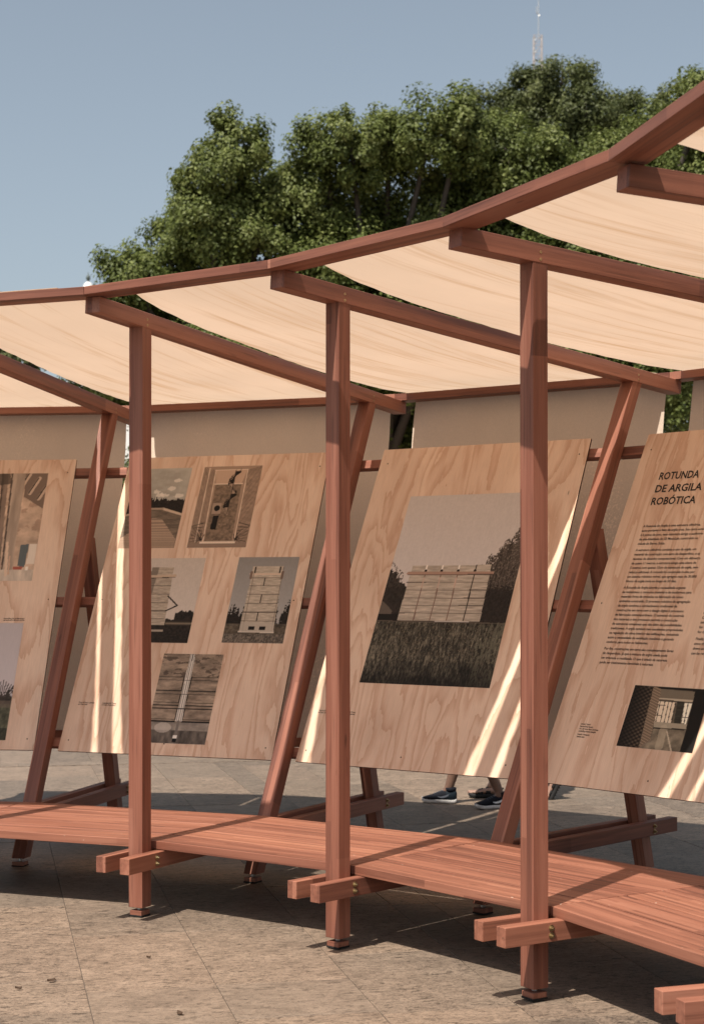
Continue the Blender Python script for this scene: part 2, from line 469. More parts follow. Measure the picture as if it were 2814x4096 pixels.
# ---------------------------------------------------------------- deck sections
TAN = math.tan(HALF)
def half_width(y, gap): return (R + y) * TAN - gap
def make_deck(k, label):
    root = empty('deck_section', bay_matrix(k))
    y = .045
    for i in range(5):
        y0, y1 = y + .0036, y + .205 - .0036
        z1 = DECK_Z + random.uniform(-.0008, .0006); z0 = z1 - .041
        if i == 0: y0 -= .0036
        a, b = half_width(y0, .0035), half_width(y1, .0035)
        cy = (y0 + y1) / 2; d = (y1 - y0) / 2
        me = prism('plank', [(-a, -d, -.041), (a, -d, -.041), (b, d, -.041), (-b, d, -.041)], [(-a, -d, 0), (a, -d, 0), (b, d, 0), (-b, d, 0)], M['deck'], .0016)
        part('plank', me, root, (0, cy, z1))
        y += .205
    tag(root, label, 'deck', 'wedge-shaped deck sections')
    return root
D_LABEL = {-1: 'red plank deck section at the left edge, left of the leaning leg', 0: 'red plank deck section below the five-photo board, left post at its end',
           1: 'red plank deck section between the left and the middle post', 2: 'red plank deck section between the middle post and the nearest full post',
           3: 'nearest red plank deck section running out at the right edge', 4: 'red plank deck section beyond the right edge'}
for k in range(-1, 5): make_deck(k, D_LABEL[k])

# ---------------------------------------------------------------- cloth canopies with eave board, purlin and hanging curtain
PROFILE_R = [-.452, -.31, -.26, -.1, .26, .56, .89, 1.26, 1.505, 1.78, 2.076, 2.468, 2.70, 2.803, 2.85, 2.954]
PROFILE_Z = [3.1295, 3.1285, 3.120, 3.091, 3.049, 3.022, 2.997, 2.968, 2.953, 2.941, 2.929, 2.920, 2.9245, 2.9285, 2.9285, 2.9285]
def trapezoid_board(name, y0, y1, z0, z1, mat, parent, gap):
    a, b = half_width(y0, gap), half_width(y1, gap)
    cy, d = (y0 + y1) / 2, (y1 - y0) / 2; h = (z1 - z0) / 2
    me = prism(name, [(-a, -d, -h), (a, -d, -h), (b, d, -h), (-b, d, -h)], [(-a, -d, h), (a, -d, h), (b, d, h), (-b, d, h)], mat, .0016)
    return part(name, me, parent, (0, cy, (z0 + z1) / 2))
COSH = math.cos(HALF)
def yy(r): return (R + r) * COSH - R
def make_canopy(k, label):
    root = empty('cloth_canopy', bay_matrix(k))
    rr = np.random.default_rng(100 + k)
    nv, nu = 72, 40
    ys = np.concatenate([np.linspace(PROFILE_R[0], PROFILE_R[1], 3), np.linspace(-.3, PROFILE_R[-1], nv - 3)])
    zs = np.interp(ys, PROFILE_R, PROFILE_Z)
    ker = np.array([.25, .5, .25]); zs2 = zs.copy()
    for _ in range(3): zs2[3:-3] = np.convolve(zs2, ker, 'same')[3:-3]
    ph = rr.uniform(0, 6.28, 8)
    verts = []
    for j, (y, z) in enumerate(zip(ys, zs2)):
        gap = np.interp(y, [-.31, .0, .45, 2.97], [.15, .108, .088, .088])
        yb = yy(y) + .02
        hw = half_width(yb, gap) + .004 * math.sin(y * 31 + ph[0]) * rr.uniform(.3, 1)
        hr = half_width(yb, gap) + .004 * math.sin(y * 27 + ph[1]) * rr.uniform(.3, 1)
        slack = max(0.0, math.sin(math.pi * min(1, max(0, (y + .3) / 3.15))))
        for i in range(nu + 1):
            s = i / nu
            x = -hw + (hw + hr) * s
            w = .0045 * math.sin(s * 19 + y * .9 + ph[2]) + .003 * math.sin(s * 43 - y * 1.7 + ph[3]) + .006 * math.sin(s * 7.3 + y * 1.3 + ph[4])
            sag = -.012 * math.sin(math.pi * s)
            verts.append((x, yb, z + slack * (w + sag)))
    m = nu + 1
    faces = [(j * m + i, j * m + i + 1, (j + 1) * m + i + 1, (j + 1) * m + i) for j in range(len(ys) - 1) for i in range(nu)]
    part('cloth_roof', mesh_from('cloth_roof', verts, faces, M['fabric'], True), root)
    # eave board at the inner edge and purlin at the outer edge
    yi = yy(-.454)
    trapezoid_board('eave_board', yi, yi + .14, 3.0845, 3.1245, T, root, .0008)
    hw = half_width(yi + .02, .155)
    if k <= 0: part('cloth_hem', box('cloth_hem', -hw, hw, yi + .002, yi + .05, 3.1250, 3.1292, M['fabric'], .001), root)
    yo = yy(2.83)
    trapezoid_board('purlin', yo, yo + .14, 2.8795, 2.9255, T, root, .0008)
    # curtain hanging from the purlin to a rail on the back legs
    top_y, bot_y = yo + .1435, yy(2.486)
    verts = []; nv, nu = 50, 40
    for j in range(nv + 1):
        q = j / nv
        y0 = top_y + (bot_y - top_y) * q; z0 = 2.9285 + (.635 - 2.9285) * q
        for i in range(nu + 1):
            s = i / nu
            hw = half_width(y0, .092 - .03 * q)
            e = abs(2 * s - 1)
            wob = .006 * math.sin(s * 11 + ph[5] + q * 2) + .004 * math.sin(s * 29 + ph[6] - q * 3) + .03 * max(0, e - .9) * math.sin(q * 9 + ph[7])
            verts.append((-hw + 2 * hw * s + .003 * math.sin(q * 31 + ph[1]), y0 + .018 * math.sin(math.pi * q) + wob * math.sin(math.pi * min(1, q * 1.1)), z0))
    m = nu + 1
    faces = [(j * m + i, j * m + i + 1, (j + 1) * m + i + 1, (j + 1) * m + i) for j in range(nv) for i in range(nu)]
    part('curtain', mesh_from('curtain', verts, faces, M['curtain'], True), root)
    yc = yy(2.449)
    trapezoid_board('curtain_rail', yc, yc + .032, .622, .682, T, root, .001)
    tag(root, label, 'canopy', 'sagging cloth canopies of the ring pavilion')
C_LABEL = {-1: 'sagging cream cloth canopy at the left edge above the leftmost board', 0: 'sagging cream cloth canopy left of and behind the left post, above the five-photo board',
           1: 'sagging cream cloth canopy between the left and middle posts, above the meadow-photo board', 2: 'sagging cream cloth canopy left of the nearest full post, above the lettered board',
           3: 'large cream cloth canopy at the right with its eave rising steeply', 4: 'cream cloth canopy corner cut off at the upper right edge'}
for k in range(-1, 5): make_canopy(k, C_LABEL[k])

# ---------------------------------------------------------------- printed pictures on the boards (flat print: one coloured mesh each)
def srgb(c):
    c = np.asarray(c, dtype=float) / 255.0
    return np.where(c <= .04045, c / 12.92, ((c + .055) / 1.055) ** 2.4)
def vnoise(U, V, fu, fv, seed, octaves=4, gain=.55):
    out = np.zeros_like(U); amp = 1.0; tot = 0
    r = np.random.default_rng(seed)
    for o in range(octaves):
        gu, gv = int(fu) + 2, int(fv) + 2
        g = r.random((gv + 1, gu + 1))
        x, y = U * fu, V * fv
        xi, yi = np.clip(x.astype(int), 0, gu - 1), np.clip(y.astype(int), 0, gv - 1)
        fx, fy = x - xi, y - yi
        fx = fx * fx * (3 - 2 * fx); fy = fy * fy * (3 - 2 * fy)
        out += amp * (g[yi, xi] * (1 - fx) * (1 - fy) + g[yi, xi + 1] * fx * (1 - fy) + g[yi + 1, xi] * (1 - fx) * fy + g[yi + 1, xi + 1] * fx * fy)
        tot += amp; amp *= gain; fu *= 2; fv *= 2
    return out / tot
class Pic:
    def __init__(s, nu, nv):
        s.U, s.V = np.meshgrid(np.linspace(0, 1, nu), np.linspace(0, 1, nv)); s.C = np.zeros((nv, nu, 3)); s.nu, s.nv = nu, nv
    def fill(s, mask, col, a=1.0):
        col = np.asarray(col, float)
        w = (mask.astype(float) * a)[..., None]
        s.C = s.C * (1 - w) + w * col
    def mul(s, mask, k):
        w = mask.astype(float)[..., None]; k = k[..., None] if isinstance(k, np.ndarray) else k
        s.C = s.C * (1 - w) + s.C * k * w
    def poly(s, pts):
        U, V = s.U, s.V; inside = np.zeros(U.shape, bool); n = len(pts)
        for i in range(n):
            (x1, y1), (x2, y2) = pts[i], pts[(i + 1) % n]
            c = ((y1 > V) != (y2 > V)) & (U < (x2 - x1) * (V - y1) / ((y2 - y1) if y2 != y1 else 1e-9) + x1)
            inside ^= c
        return inside
    def line(s, a, b, w, aspect=1.4):
        ax, ay, bx, by = a[0], a[1] * aspect, b[0], b[1] * aspect
        px, py = s.U - ax, s.V * aspect - ay
        dx, dy = bx - ax, by - ay
        t = np.clip((px * dx + py * dy) / (dx * dx + dy * dy + 1e-12), 0, 1)
        return np.hypot(px - t * dx, py - t * dy) < w
    def n(s, fu, fv, seed, o=4, g=.55): return vnoise(s.U, s.V, fu, fv, seed, o, g)
    def ridge(s, base, amp, f, seed):
        return s.V < base + amp * (vnoise(s.U, np.zeros_like(s.V), f, 1, seed, 4, .65) - .45)
def conifers(p, x0, x1, base, hmin, hmax, seed, col, count):
    r = np.random.default_rng(seed); m = np.zeros(p.U.shape, bool)
    jag = (p.n(60, 60, seed + 1, 2) - .5)
    for _ in range(count):
        cx = r.uniform(x0, x1); h = r.uniform(hmin, hmax); w = h * r.uniform(.18, .3)
        q = (base + h - p.V) / h
        m |= (q > 0) & (p.V > base - .02) & (np.abs(p.U - cx) < w * (q * .9 + .05) + jag * w * .9)
    p.fill(m, col); p.mul(m, .6 + .8 * p.n(70, 70, seed + 2, 3))
def pic_meadow():
    p = Pic(240, 334)
    p.C[:] = (172, 158, 147); p.fill(np.ones_like(p.U, bool), (186, 168, 154), 0.0)
    p.C += ((1 - p.V) * 16 + (p.n(90, 120, 1, 2) - .5) * 8)[..., None]
    lt = p.ridge(.60, .0, 3, 2) & (p.V < .61 - p.U * .62 + (p.n(40, 40, 3, 4) - .5) * .07)
    p.fill(lt & (p.V > .31), (44, 37, 31)); p.mul(lt & (p.V > .31), .6 + .9 * p.n(60, 80, 4, 4))
    tw = (p.n(110, 110, 5, 3) > .52) & (p.V < .64 - p.U * .55) & (p.V > .5) & (p.U < .12)
    p.fill(tw, (66, 56, 48), .8)
    edge = .60 + (p.U - .72) * .95 + (p.n(30, 20, 7, 4) - .5) * .16
    depth = np.clip((edge - p.V) / .12, 0, 1)
    rt = (p.U > .735 + (p.n(24, 34, 6, 4) - .5) * .06) & (p.V < edge)
    leafy = p.n(95, 130, 8, 3, .75)
    p.fill(rt & (leafy > .52 - .42 * depth), (70, 58, 48), .95)
    for k in range(14):
        x0 = .80 + (k % 5) * .05; p.fill(p.line((x0, .36), (x0 + (k - 7) * .012, .62 + (k % 4) * .045), .0028), (44, 35, 29), .8)
    p.fill(rt & (p.n(120, 160, 9, 2, .8) > .62), (126, 110, 92), .55)
    p.fill(rt & (p.V < .50 + (leafy - .5) * .1), (38, 31, 26), .85)
    p.mul(rt & (p.V < .5), .6 + .8 * leafy)
    p.fill(p.poly([(-.05, .395), (.018, .43), (.105, .373), (.1, .357), (-.05, .357)]), (92, 78, 66))
    p.fill(p.line((.018, .432), (.13, .375), .012), (52, 42, 36))
    p.fill(p.poly([(-.05, .36), (.2, .36), (.2, .32), (-.05, .32)]), (30, 25, 21))
    b = p.poly([(.173, .617), (.789, .619), (.806, .327), (.164, .326)])
    p.fill(b, (164, 146, 124)); p.mul(b, .80 + .36 * p.n(14, 160, 10, 3))
    for v in (.527, .487, .445, .406, .365): p.fill(p.line((.16, v), (.81, v + .001), .0024), (84, 72, 60), .85)
    for i, (a, c) in enumerate((((.29, .615), (.293, .329)), ((.415, .615), (.422, .33)), ((.544, .616), (.552, .331)), ((.675, .617), (.68, .333)))):
        p.fill(p.line(a, c, .0045), (52, 40, 34) if i == 3 else (120, 88, 72), .95)
        if i < 3: p.fill(p.line((a[0], .615), (a[0], .585), .006), (205, 190, 172))
        if i < 3: p.fill(p.line((a[0], .55), (a[0] + .001, .50), .005), (190, 150, 126), .8)
        p.fill(p.line((a[0], .575), (a[0], .588), .011), (40, 32, 28))
    p.fill(p.line((.153, .575), (.812, .577), .012), (158, 116, 92)); p.fill(p.line((.153, .567), (.812, .569), .003), (80, 58, 48))
    g = p.V < .322 + .006 * (p.n(30, 1, 11, 2) - .5)
    p.fill(g, (80, 73, 58)); p.mul(g, np.clip(.15 + 1.75 * p.n(110, 38, 12, 4, .8) ** 1.5, .1, 2)); p.mul(g, .65 + .8 * p.n(6, 9, 15, 3))
    p.fill(g & (p.n(150, 150, 13, 2, .8) > .735) & (p.V > .12), (122, 106, 78), .7)
    p.fill(g & (p.U > .82) & (p.n(90, 30, 14, 4) > .55), (98, 94, 72), .7)
    p.mul(g & (p.V < .12), .55 + 3.5 * p.V)
    p.fill(p.line((.0, .322), (1, .318), .004), (96, 82, 66), .8)
    return p
def pic_terrace():
    p = Pic(120, 172); p.C[:] = (150, 142, 126)
    p.C += ((p.n(4, 12, 21, 4) - .5) * 34)[..., None]
    for cu, cv in ((.79, .84), (.727, .74), (.54, .66), (.87, .65), (.45, .7), (.62, .655)):
        p.fill(np.hypot((p.U - cu) * 1.0, (p.V - cv) * 3) + (p.n(20, 30, 22, 3) - .5) * .1 < .07, (196, 182, 162), .75)
    t = p.V < .60 + (p.n(26, 1, 23, 3) - .5) * .09
    p.fill(t, (40, 32, 26)); p.mul(t, .5 + p.n(50, 60, 24, 3))
    conifers(p, .35, .62, .55, .05, .11, 25, (36, 29, 24), 9)
    fl = p.poly([(.0, .12), (.5, .375), (.67, .36), (1.0, .10), (1, 0), (0, 0)])
    p.fill(p.poly([(.0, .40), (.46, .49), (.65, .49), (1, .41), (1, .1), (0, .1)]), (104, 86, 68))
    p.mul(p.V < .48, .75 + .5 * p.n(10, 60, 26, 3))
    p.fill(fl, (158, 126, 98)); p.mul(fl, np.where(np.sin(p.V * 190 / (p.V + .25)) > -.5, 1.0, .78))
    p.fill(p.line((.65, .486), (1, .412), .02), (178, 148, 118)); p.fill(p.line((.4, .49), (.65, .487), .014), (150, 122, 96))
    p.fill(p.line((0, .41), (.3, .465), .018), (168, 140, 112))
    return p
def pic_shaft():
    p = Pic(150, 214); p.C[:] = (150, 118, 92)
    L = p.poly([(0, 1), (.21, .95), (.25, .07), (0, 0)]); Rr = p.poly([(1, 1), (.76, .95), (.78, .07), (1, 0)])
    for m, sg in ((L, 1), (Rr, -1)):
        p.mul(m, .62 + .6 * (np.sin((p.V * 1.2 + sg * p.U * .8) * 210) > 0) * .5 + .25 * p.n(20, 40, 31, 3))
    p.fill(p.poly([(.21, .95), (.76, .95), (.70, .78), (.26, .78)]), (176, 138, 108))
    p.fill(p.poly([(.26, .78), (.70, .78), (.74, .08), (.27, .08)]), (116, 92, 70)); p.mul(p.poly([(.26, .78), (.7, .78), (.74, .08), (.27, .08)]), .7 + .6 * p.n(30, 50, 32, 3))
    for a, b in (((.21, .955), (.25, .07)), ((.76, .955), (.78, .07)), ((.1, .98), (.12, .05)), ((.2, .955), (.76, .955)), ((.24, .78), (.72, .78))):
        p.fill(p.line(a, b, .008), (206, 176, 146), .8)
    for i in range(40):
        q = i / 39; an = q * 11.0; v = .93 - q * .5; cu = .56 + .085 * math.cos(an)
        p.fill(p.line((.56, v), (cu, v + .02 * math.sin(an)), .011), (34, 26, 21) if math.sin(an) > -.2 else (150, 120, 94))
        p.fill(p.line((cu, v + .02 * math.sin(an)), (cu, v + .035 + .02 * math.sin(an)), .004), (30, 23, 19))
    p.fill(p.line((.56, .95), (.56, .42), .009), (60, 46, 37))
    p.fill(p.poly([(.287, .54), (.43, .54), (.45, .41), (.29, .41)]), (150, 122, 98)); p.fill(np.hypot(p.U - .37, (p.V - .48) * 1.4) < .05, (22, 17, 14))
    p.fill(p.poly([(.335, .388), (.43, .386), (.425, .215), (.324, .222)]), (28, 22, 18))
    for k in range(6):
        p.fill(p.line((.0 + k * .05, .26 - k * .02), (.2, .3 - k * .05), .006) | p.line((1 - k * .05, .26 - k * .02), (.8, .3 - k * .05), .006), (34, 26, 22), .9)
        p.fill(p.line((.02, .25 - k * .045), (.22, .10), .005) | p.line((.98, .25 - k * .045), (.78, .10), .005), (40, 30, 25), .8)
    p.fill(p.V < .062, (132, 104, 82)); p.fill((p.V < .075) & (p.V > .05) & (p.U > .2) & (p.U < .8), (198, 172, 146))
    return p
def tower(p, poly, rows, seed, col=(158, 138, 114)):
    b = p.poly(poly); p.fill(b, col); p.mul(b, .80 + .36 * p.n(12, 110, seed, 3))
    for v in rows: p.fill(p.line((poly[0][0] - .02, v), (poly[1][0] + .03, v), .0045) & b, (66, 54, 44), .9)
def pic_tower_side():
    p = Pic(118, 170); p.C[:] = (178, 160, 142); p.C += ((p.V - .5) * -14 + (p.n(40, 60, 41, 2) - .5) * 8)[..., None]
    t = (p.V < .36 + (p.n(14, 1, 42, 4) - .5) * .14) & (p.U > .68); p.fill(t, (40, 33, 27)); p.mul(t, .5 + p.n(40, 50, 43, 3))
    t2 = p.V < .275 + (p.n(30, 1, 44, 3) - .5) * .05; p.fill(t2, (46, 38, 31))
    tower(p, [(.10, .889), (.479, .889), (.545, .1), (.0, .1)], (.77, .67, .57, .47, .37, .28), 45)
    p.fill(p.poly([(.10, .889), (.22, .889), (.16, .1), (.0, .1)]), (92, 78, 64), .6)
    p.fill(p.line((.1, .778), (.535, .79), .022), (172, 142, 112)); p.fill(p.line((.1, .76), (.535, .77), .006), (60, 46, 38))
    p.fill(p.line((.489, .544), (.684, .435), .012) | p.line((.684, .435), (.5, .369), .012), (44, 34, 28))
    g = p.V < .245; p.fill(g & (p.U > .545), (70, 60, 46)); p.fill((p.V < .205), (44, 36, 28)); p.mul(p.V < .205, .5 + .9 * p.n(40, 60, 46, 3)); p.fill((p.V < .235) & (p.V > .215) & (p.U > .55), (116, 98, 76))
    p.fill(p.poly([(.0, .15), (.53, .15), (.53, .125), (0, .125)]), (150, 130, 108))
    return p
def pic_tower_front():
    p = Pic(120, 172); p.C[:] = (124, 118, 110); p.C += ((1 - p.V) * 30 + (p.n(40, 60, 51, 2) - .5) * 6)[..., None]
    conifers(p, -.05, .3, .21, .12, .3, 52, (38, 32, 25), 16); conifers(p, .74, 1.05, .21, .12, .31, 53, (38, 32, 25), 16)
    p.fill(p.V < .22, (82, 70, 54)); p.mul(p.V < .22, .6 + .8 * p.n(20, 50, 54, 3))
    p.fill(p.V < .105, (96, 84, 70)); p.mul(p.V < .105, .45 + 1.1 * p.n(70, 60, 55, 3))
    tower(p, [(.268, .891), (.766, .889), (.808, .126), (.245, .13)], (.79, .755, .662, .559, .456, .354, .251), 56, (166, 148, 124))
    for x, v0, v1 in ((.5, .75, .67), (.5, .55, .47), (.5, .35, .26), (.31, .88, .8), (.72, .88, .8)): p.fill(p.line((x, v0), (x, v1), .012), (52, 42, 34))
    p.fill(p.line((.25, .80), (.78, .80), .018), (186, 156, 126)); p.fill(p.line((.26, .82), (.26, .755), .022) | p.line((.775, .82), (.775, .755), .022), (116, 88, 70))
    for x in (.30, .77): p.fill(p.line((x, .88), (x, .13), .005), (80, 66, 54), .8)
    p.fill(p.poly([(.245, .235), (.80, .235), (.808, .126), (.245, .13)]), (160, 144, 124), .8)
    for x in (.39, .57): p.fill(p.poly([(x, .19), (x + .1, .19), (x + .1, .15), (x, .15)]), (26, 21, 18))
    p.fill(p.poly([(.23, .135), (.82, .13), (.82, .115), (.23, .12)]), (178, 162, 140))
    return p
def pic_joint():
    p = Pic(120, 172); p.C[:] = (136, 112, 88); p.mul(np.ones_like(p.U, bool), .62 + .72 * p.n(6, 26, 61, 5, .62))
    p.fill((p.n(10, 40, 62, 4) > .6) & (p.V > .74), (74, 58, 46), .7)
    p.fill(p.poly([(.449, 1), (.529, 1), (.539, .244), (.434, .244)]), (186, 172, 154)); p.fill(p.line((.489, 1), (.487, .24), .007), (30, 25, 22)); p.fill(p.line((.46, 1), (.455, .24), .004) | p.line((.52, 1), (.522, .24), .004), (100, 88, 76))
    for v, w in ((.737, .007), (.701, .006), (.581, .009), (.545, .006), (.451, .007), (.419, .010), (.383, .006), (.263, .007), (.238, .011)):
        m = p.line((0, v), (.425, v), w) | p.line((.545, v), (1, v), w) if w > .0065 else p.line((0, v), (1, v), w)
        p.fill(m, (26, 21, 18))
    for x in (.425, .55):
        for v0, v1 in ((.737, .581), (.545, .451), (.383, .263)): p.fill(p.line((x, v0), (x - .003, v1), .007), (40, 32, 28))
    fl = p.V < .232; p.fill(fl, (128, 114, 98)); p.mul(fl, .75 + .5 * p.n(8, 18, 63, 4)); p.fill(p.V < .142, (92, 80, 68)); p.mul(p.V < .142, .6 + .8 * p.n(14, 10, 64, 4))
    p.fill(np.hypot(p.U - .25, (p.V - .17) * 2.5) < .14, (190, 174, 154), .55)
    p.fill(p.line((.487, .24), (.487, .09), .02), (110, 98, 86)); p.fill(p.poly([(.45, .09), (.52, .09), (.52, .055), (.45, .055)]), (200, 188, 172)); p.fill(p.poly([(.45, .055), (.52, .055), (.52, .015), (.45, .015)]), (18, 15, 13))
    return p
def pic_hall():
    p = Pic(190, 176); p.C[:] = (176, 142, 112); p.mul(np.ones_like(p.U, bool), .80 + .42 * p.n(10, 14, 71, 5))
    p.fill((p.n(14, 14, 72, 5) > .56) & (p.V < .8) & (p.V > .4), (136, 98, 74), .45)
    roof = p.poly([(.82, 1), (1, 1), (1, .66), (.836, .775)]); p.fill(roof, (116, 92, 74))
    for k in range(5):
        o = k * .085
        p.fill(p.line((.86 + o * .9, 1.0 - o * .6), (.80 + o * .9, .86 - o * .6), .016, .92) & roof, (176, 144, 116))
        p.fill(p.line((.85 + o * .9, 1.0 - o * .6), (.79 + o * .9, .86 - o * .6), .005, .92) & roof, (52, 40, 34))
    for x0, x1, y0, y1, c in ((.715, .822, .757, .832, (158, 132, 108)), (.64, .685, .70, .74, (130, 104, 84)), (.3, .38, .34, .42, (150, 124, 100))):
        m = p.poly([(x0, 1), (x1, 1), (y1, .05), (y0, .05)]); p.fill(m, c); p.mul(m, .78 + .4 * p.n(26, 3, 73, 3)); p.fill(p.line((x0, 1), (y0, .05), .007, .92), (70, 55, 45), .8)
    p.fill(p.poly([(0, 1), (.7, 1), (.72, .9), (0, .8)]), (70, 56, 46), .7)
    p.fill(p.V < .10, (178, 156, 132)); p.mul(p.V < .1, .85 + .3 * p.n(30, 8, 74, 3))
    p.fill(p.poly([(.872, .325), (.935, .335), (.925, .12), (.872, .135)]), (84, 92, 92)); p.fill(p.poly([(.94, .333), (1, .335), (1, .15), (.935, .15)]), (196, 176, 152))
    p.fill(p.poly([(.838, .13), (.913, .13), (.905, .10), (.842, .10)]), (166, 74, 52)); p.fill(p.line((.765, .345), (.79, .05), .011, .92), (196, 160, 126)); p.fill(p.line((.80, .22), (.81, .06), .006, .92), (184, 140, 108))
    p.fill(p.poly([(.935, .13), (.955, .13), (.955, .095), (.935, .095)]), (206, 190, 168)); p.fill(p.poly([(0, .2), (.05, .2), (.05, .12), (0, .12)]), (156, 60, 44))
    return p
def pic_field():
    p = Pic(150, 136); p.C[:] = (164, 150, 146); p.C += ((1 - p.V) * np.array([24, 14, 8])[:, None, None]).transpose(1, 2, 0) if False else ((1 - p.V) * 16)[..., None]
    t = p.V < .42 + (p.n(10, 1, 81, 4) - .5) * .2; br = (p.n(60, 60, 82, 3) > .5)
    p.fill(t & (br | (p.V < .36)), (64, 56, 46)); p.mul(t, .55 + .8 * p.n(50, 50, 83, 3))
    for cx in (.92, .6, .3):
        for a in np.linspace(-1, 1, 11): p.fill(p.line((cx, .3), (cx + a * .1, .50 - abs(a) * .06), .0035, .92), (60, 50, 42), .9)
    g = p.V < .3; p.fill(g, (84, 82, 58)); p.mul(g, .5 + .9 * p.n(50, 26, 84, 4)); p.fill((p.V < .33) & (p.V > .27), (110, 90, 72), .6); p.mul(p.V < .1, .7)
    return p
def pic_corridor():
    p = Pic(128, 92); p.C[:] = (92, 80, 62)
    a = .7
    p.fill(p.poly([(.36, .96), (.82, .95), (.82, .8), (.38, .8)]), (112, 98, 76)); p.fill(p.line((.37, .81), (.82, .80), .01, a), (170, 150, 118))
    p.fill(p.poly([(.383, .769), (.61, .772), (.615, .425), (.404, .437)]), (206, 182, 146)); p.fill(p.poly([(.719, .766), (.813, .76), (.819, .431), (.754, .449)]), (222, 204, 172))
    for x in (.41, .47, .52, .565, .61, .72, .775): p.fill(p.line((x - .01, .77), (x + .012, .43), .005, a), (46, 40, 33))
    for y, x0, x1 in ((.70, .39, .48), (.54, .4, .47), (.54, .75, .82), (.43, .4, .62), (.77, .38, .62)): p.fill(p.line((x0, y), (x1, y), .005, a), (46, 40, 33))
    p.fill(p.poly([(.619, .79), (.702, .785), (.74, .35), (.667, .347)]), (56, 52, 40)); p.mul(p.poly([(.619, .79), (.702, .785), (.74, .35), (.667, .347)]), .7 + .6 * p.n(8, 40, 91, 3))
    p.fill(p.poly([(.40, .43), (.83, .43), (.84, .35), (.42, .33)]), (150, 134, 106))
    fl = p.poly([(.425, .335), (.835, .355), (.84, 0), (.30, 0), (.42, .135)]); p.fill(fl, (126, 110, 84)); p.mul(fl, .65 + .6 * p.n(12, 12, 92, 4)); p.fill(p.line((.60, .3), (.73, .0), .008, a), (176, 156, 124)); p.fill(p.line((.55, .33), (.56, .05), .05, a), (176, 156, 122), .5); p.fill(p.line((.42, .335), (.84, .35), .006, a), (40, 34, 28))
    w = p.poly([(0, 1), (.254, .985), (.30, 0), (0, 0)]); p.fill(w, (58, 46, 34))
    k = .5 + .5 * np.sin(p.U * 88 * (1 + .0 * p.V)) * np.sin((p.V + .18 * p.U) * 92); p.mul(w, .25 + 1.5 * k * np.clip(p.U * 3 + .25, .2, 1))
    w2 = p.poly([(.254, .985), (.365, .975), (.421, .135), (.306, .0)]); p.fill(w2, (134, 108, 80)); k2 = .5 + .5 * np.sin(p.U * 190) * np.sin((p.V - .8 * p.U) * 150); p.mul(w2, .55 + .7 * k2)
    p.fill(p.line((.306, 0), (.421, .135), .008, a), (120, 100, 78)); p.fill(p.poly([(.806, 1), (1, 1), (1, 0), (.835, 0), (.838, .3)]), (24, 20, 16)); p.fill(p.poly([(.25, 1), (.85, 1), (.82, .955), (.36, .965)]), (28, 23, 19))
    return p
def print_material():
    m, nt, b = new_mat('printed_picture')
    at = nt.nodes.new('ShaderNodeVertexColor'); at.layer_name = 'ink'
    raw, co, rnd = obj_coords(nt)
    grain = noise(nt, vmap(nt, co, (220, 14, 1)), 1.0, 2, .6)
    c = mix(nt, .3, at.outputs['Color'], ramp(nt, grain, [(.25, .8), (.7, 1.12)]), 'MULTIPLY')
    nt.links.new(c, b.inputs['Base Color']); b.inputs['Roughness'].default_value = .62; b.inputs['Specular IOR Level'].default_value = .25
    return m
M['print'] = print_material()
def print_mesh(pic, t0, t1, h0, h1, z=.0008):
    nu, nv = pic.nu, pic.nv
    me = bpy.data.meshes.new('printed_picture')
    co = np.stack([t0 + pic.U * (t1 - t0), h0 + pic.V * (h1 - h0), np.full_like(pic.U, z)], -1).reshape(-1, 3)
    idx = np.arange(nu * nv).reshape(nv, nu)
    q = np.stack([idx[:-1, :-1], idx[:-1, 1:], idx[1:, 1:], idx[1:, :-1]], -1).reshape(-1, 4)
    me.vertices.add(len(co)); me.vertices.foreach_set('co', co.ravel().astype(np.float32))
    me.loops.add(q.size); me.loops.foreach_set('vertex_index', q.ravel().astype(np.int32))
    me.polygons.add(len(q)); me.polygons.foreach_set('loop_start', (np.arange(len(q)) * 4).astype(np.int32))
    me.update(calc_edges=True); me.validate()
    a = me.color_attributes.new('ink', 'FLOAT_COLOR', 'POINT')
    grey = pic.C.mean(-1, keepdims=True)
    tone = pic.C * .62 + grey * .38
    tone = 118 + (tone - 118) * 1.12
    lin = np.clip(srgb(np.clip(tone, 4, 255)) * 1.4, 0, 1)
    a.data.foreach_set('color', np.concatenate([lin.reshape(-1, 3), np.ones((nu * nv, 1))], 1).ravel().astype(np.float32))
    me.materials.append(M['print'])
    return me

def text_mesh(name, lines, size, xs=1.0, bold=0.0, z=.0012):
    """lines: (text, t, h of the base line, width or None)"""
    V, Fc = [], []
    dg = bpy.context.evaluated_depsgraph_get()
    for txt, t, h, width in lines:
        cu = bpy.data.curves.new('line', 'FONT'); cu.body = txt; cu.size = size; cu.resolution_u = 2; cu.offset = bold
        o = bpy.data.objects.new('line', cu); COL.objects.link(o)
        dg.update()
        me = bpy.data.meshes.new_from_object(o.evaluated_get(bpy.context.evaluated_depsgraph_get()))
        n = len(me.vertices); co = np.zeros(n * 3); me.vertices.foreach_get('co', co); co = co.reshape(-1, 3)
        k = xs
        if width and n: k = width / max(1e-6, co[:, 0].max())
        base = len(V)
        V += [(t + c[0] * k, h + c[1], z) for c in co]
        Fc += [tuple(base + i for i in p.vertices) for p in me.polygons]
        bpy.data.objects.remove(o); bpy.data.curves.remove(cu); bpy.data.meshes.remove(me)
    return mesh_from(name, V, Fc, M['ink'])

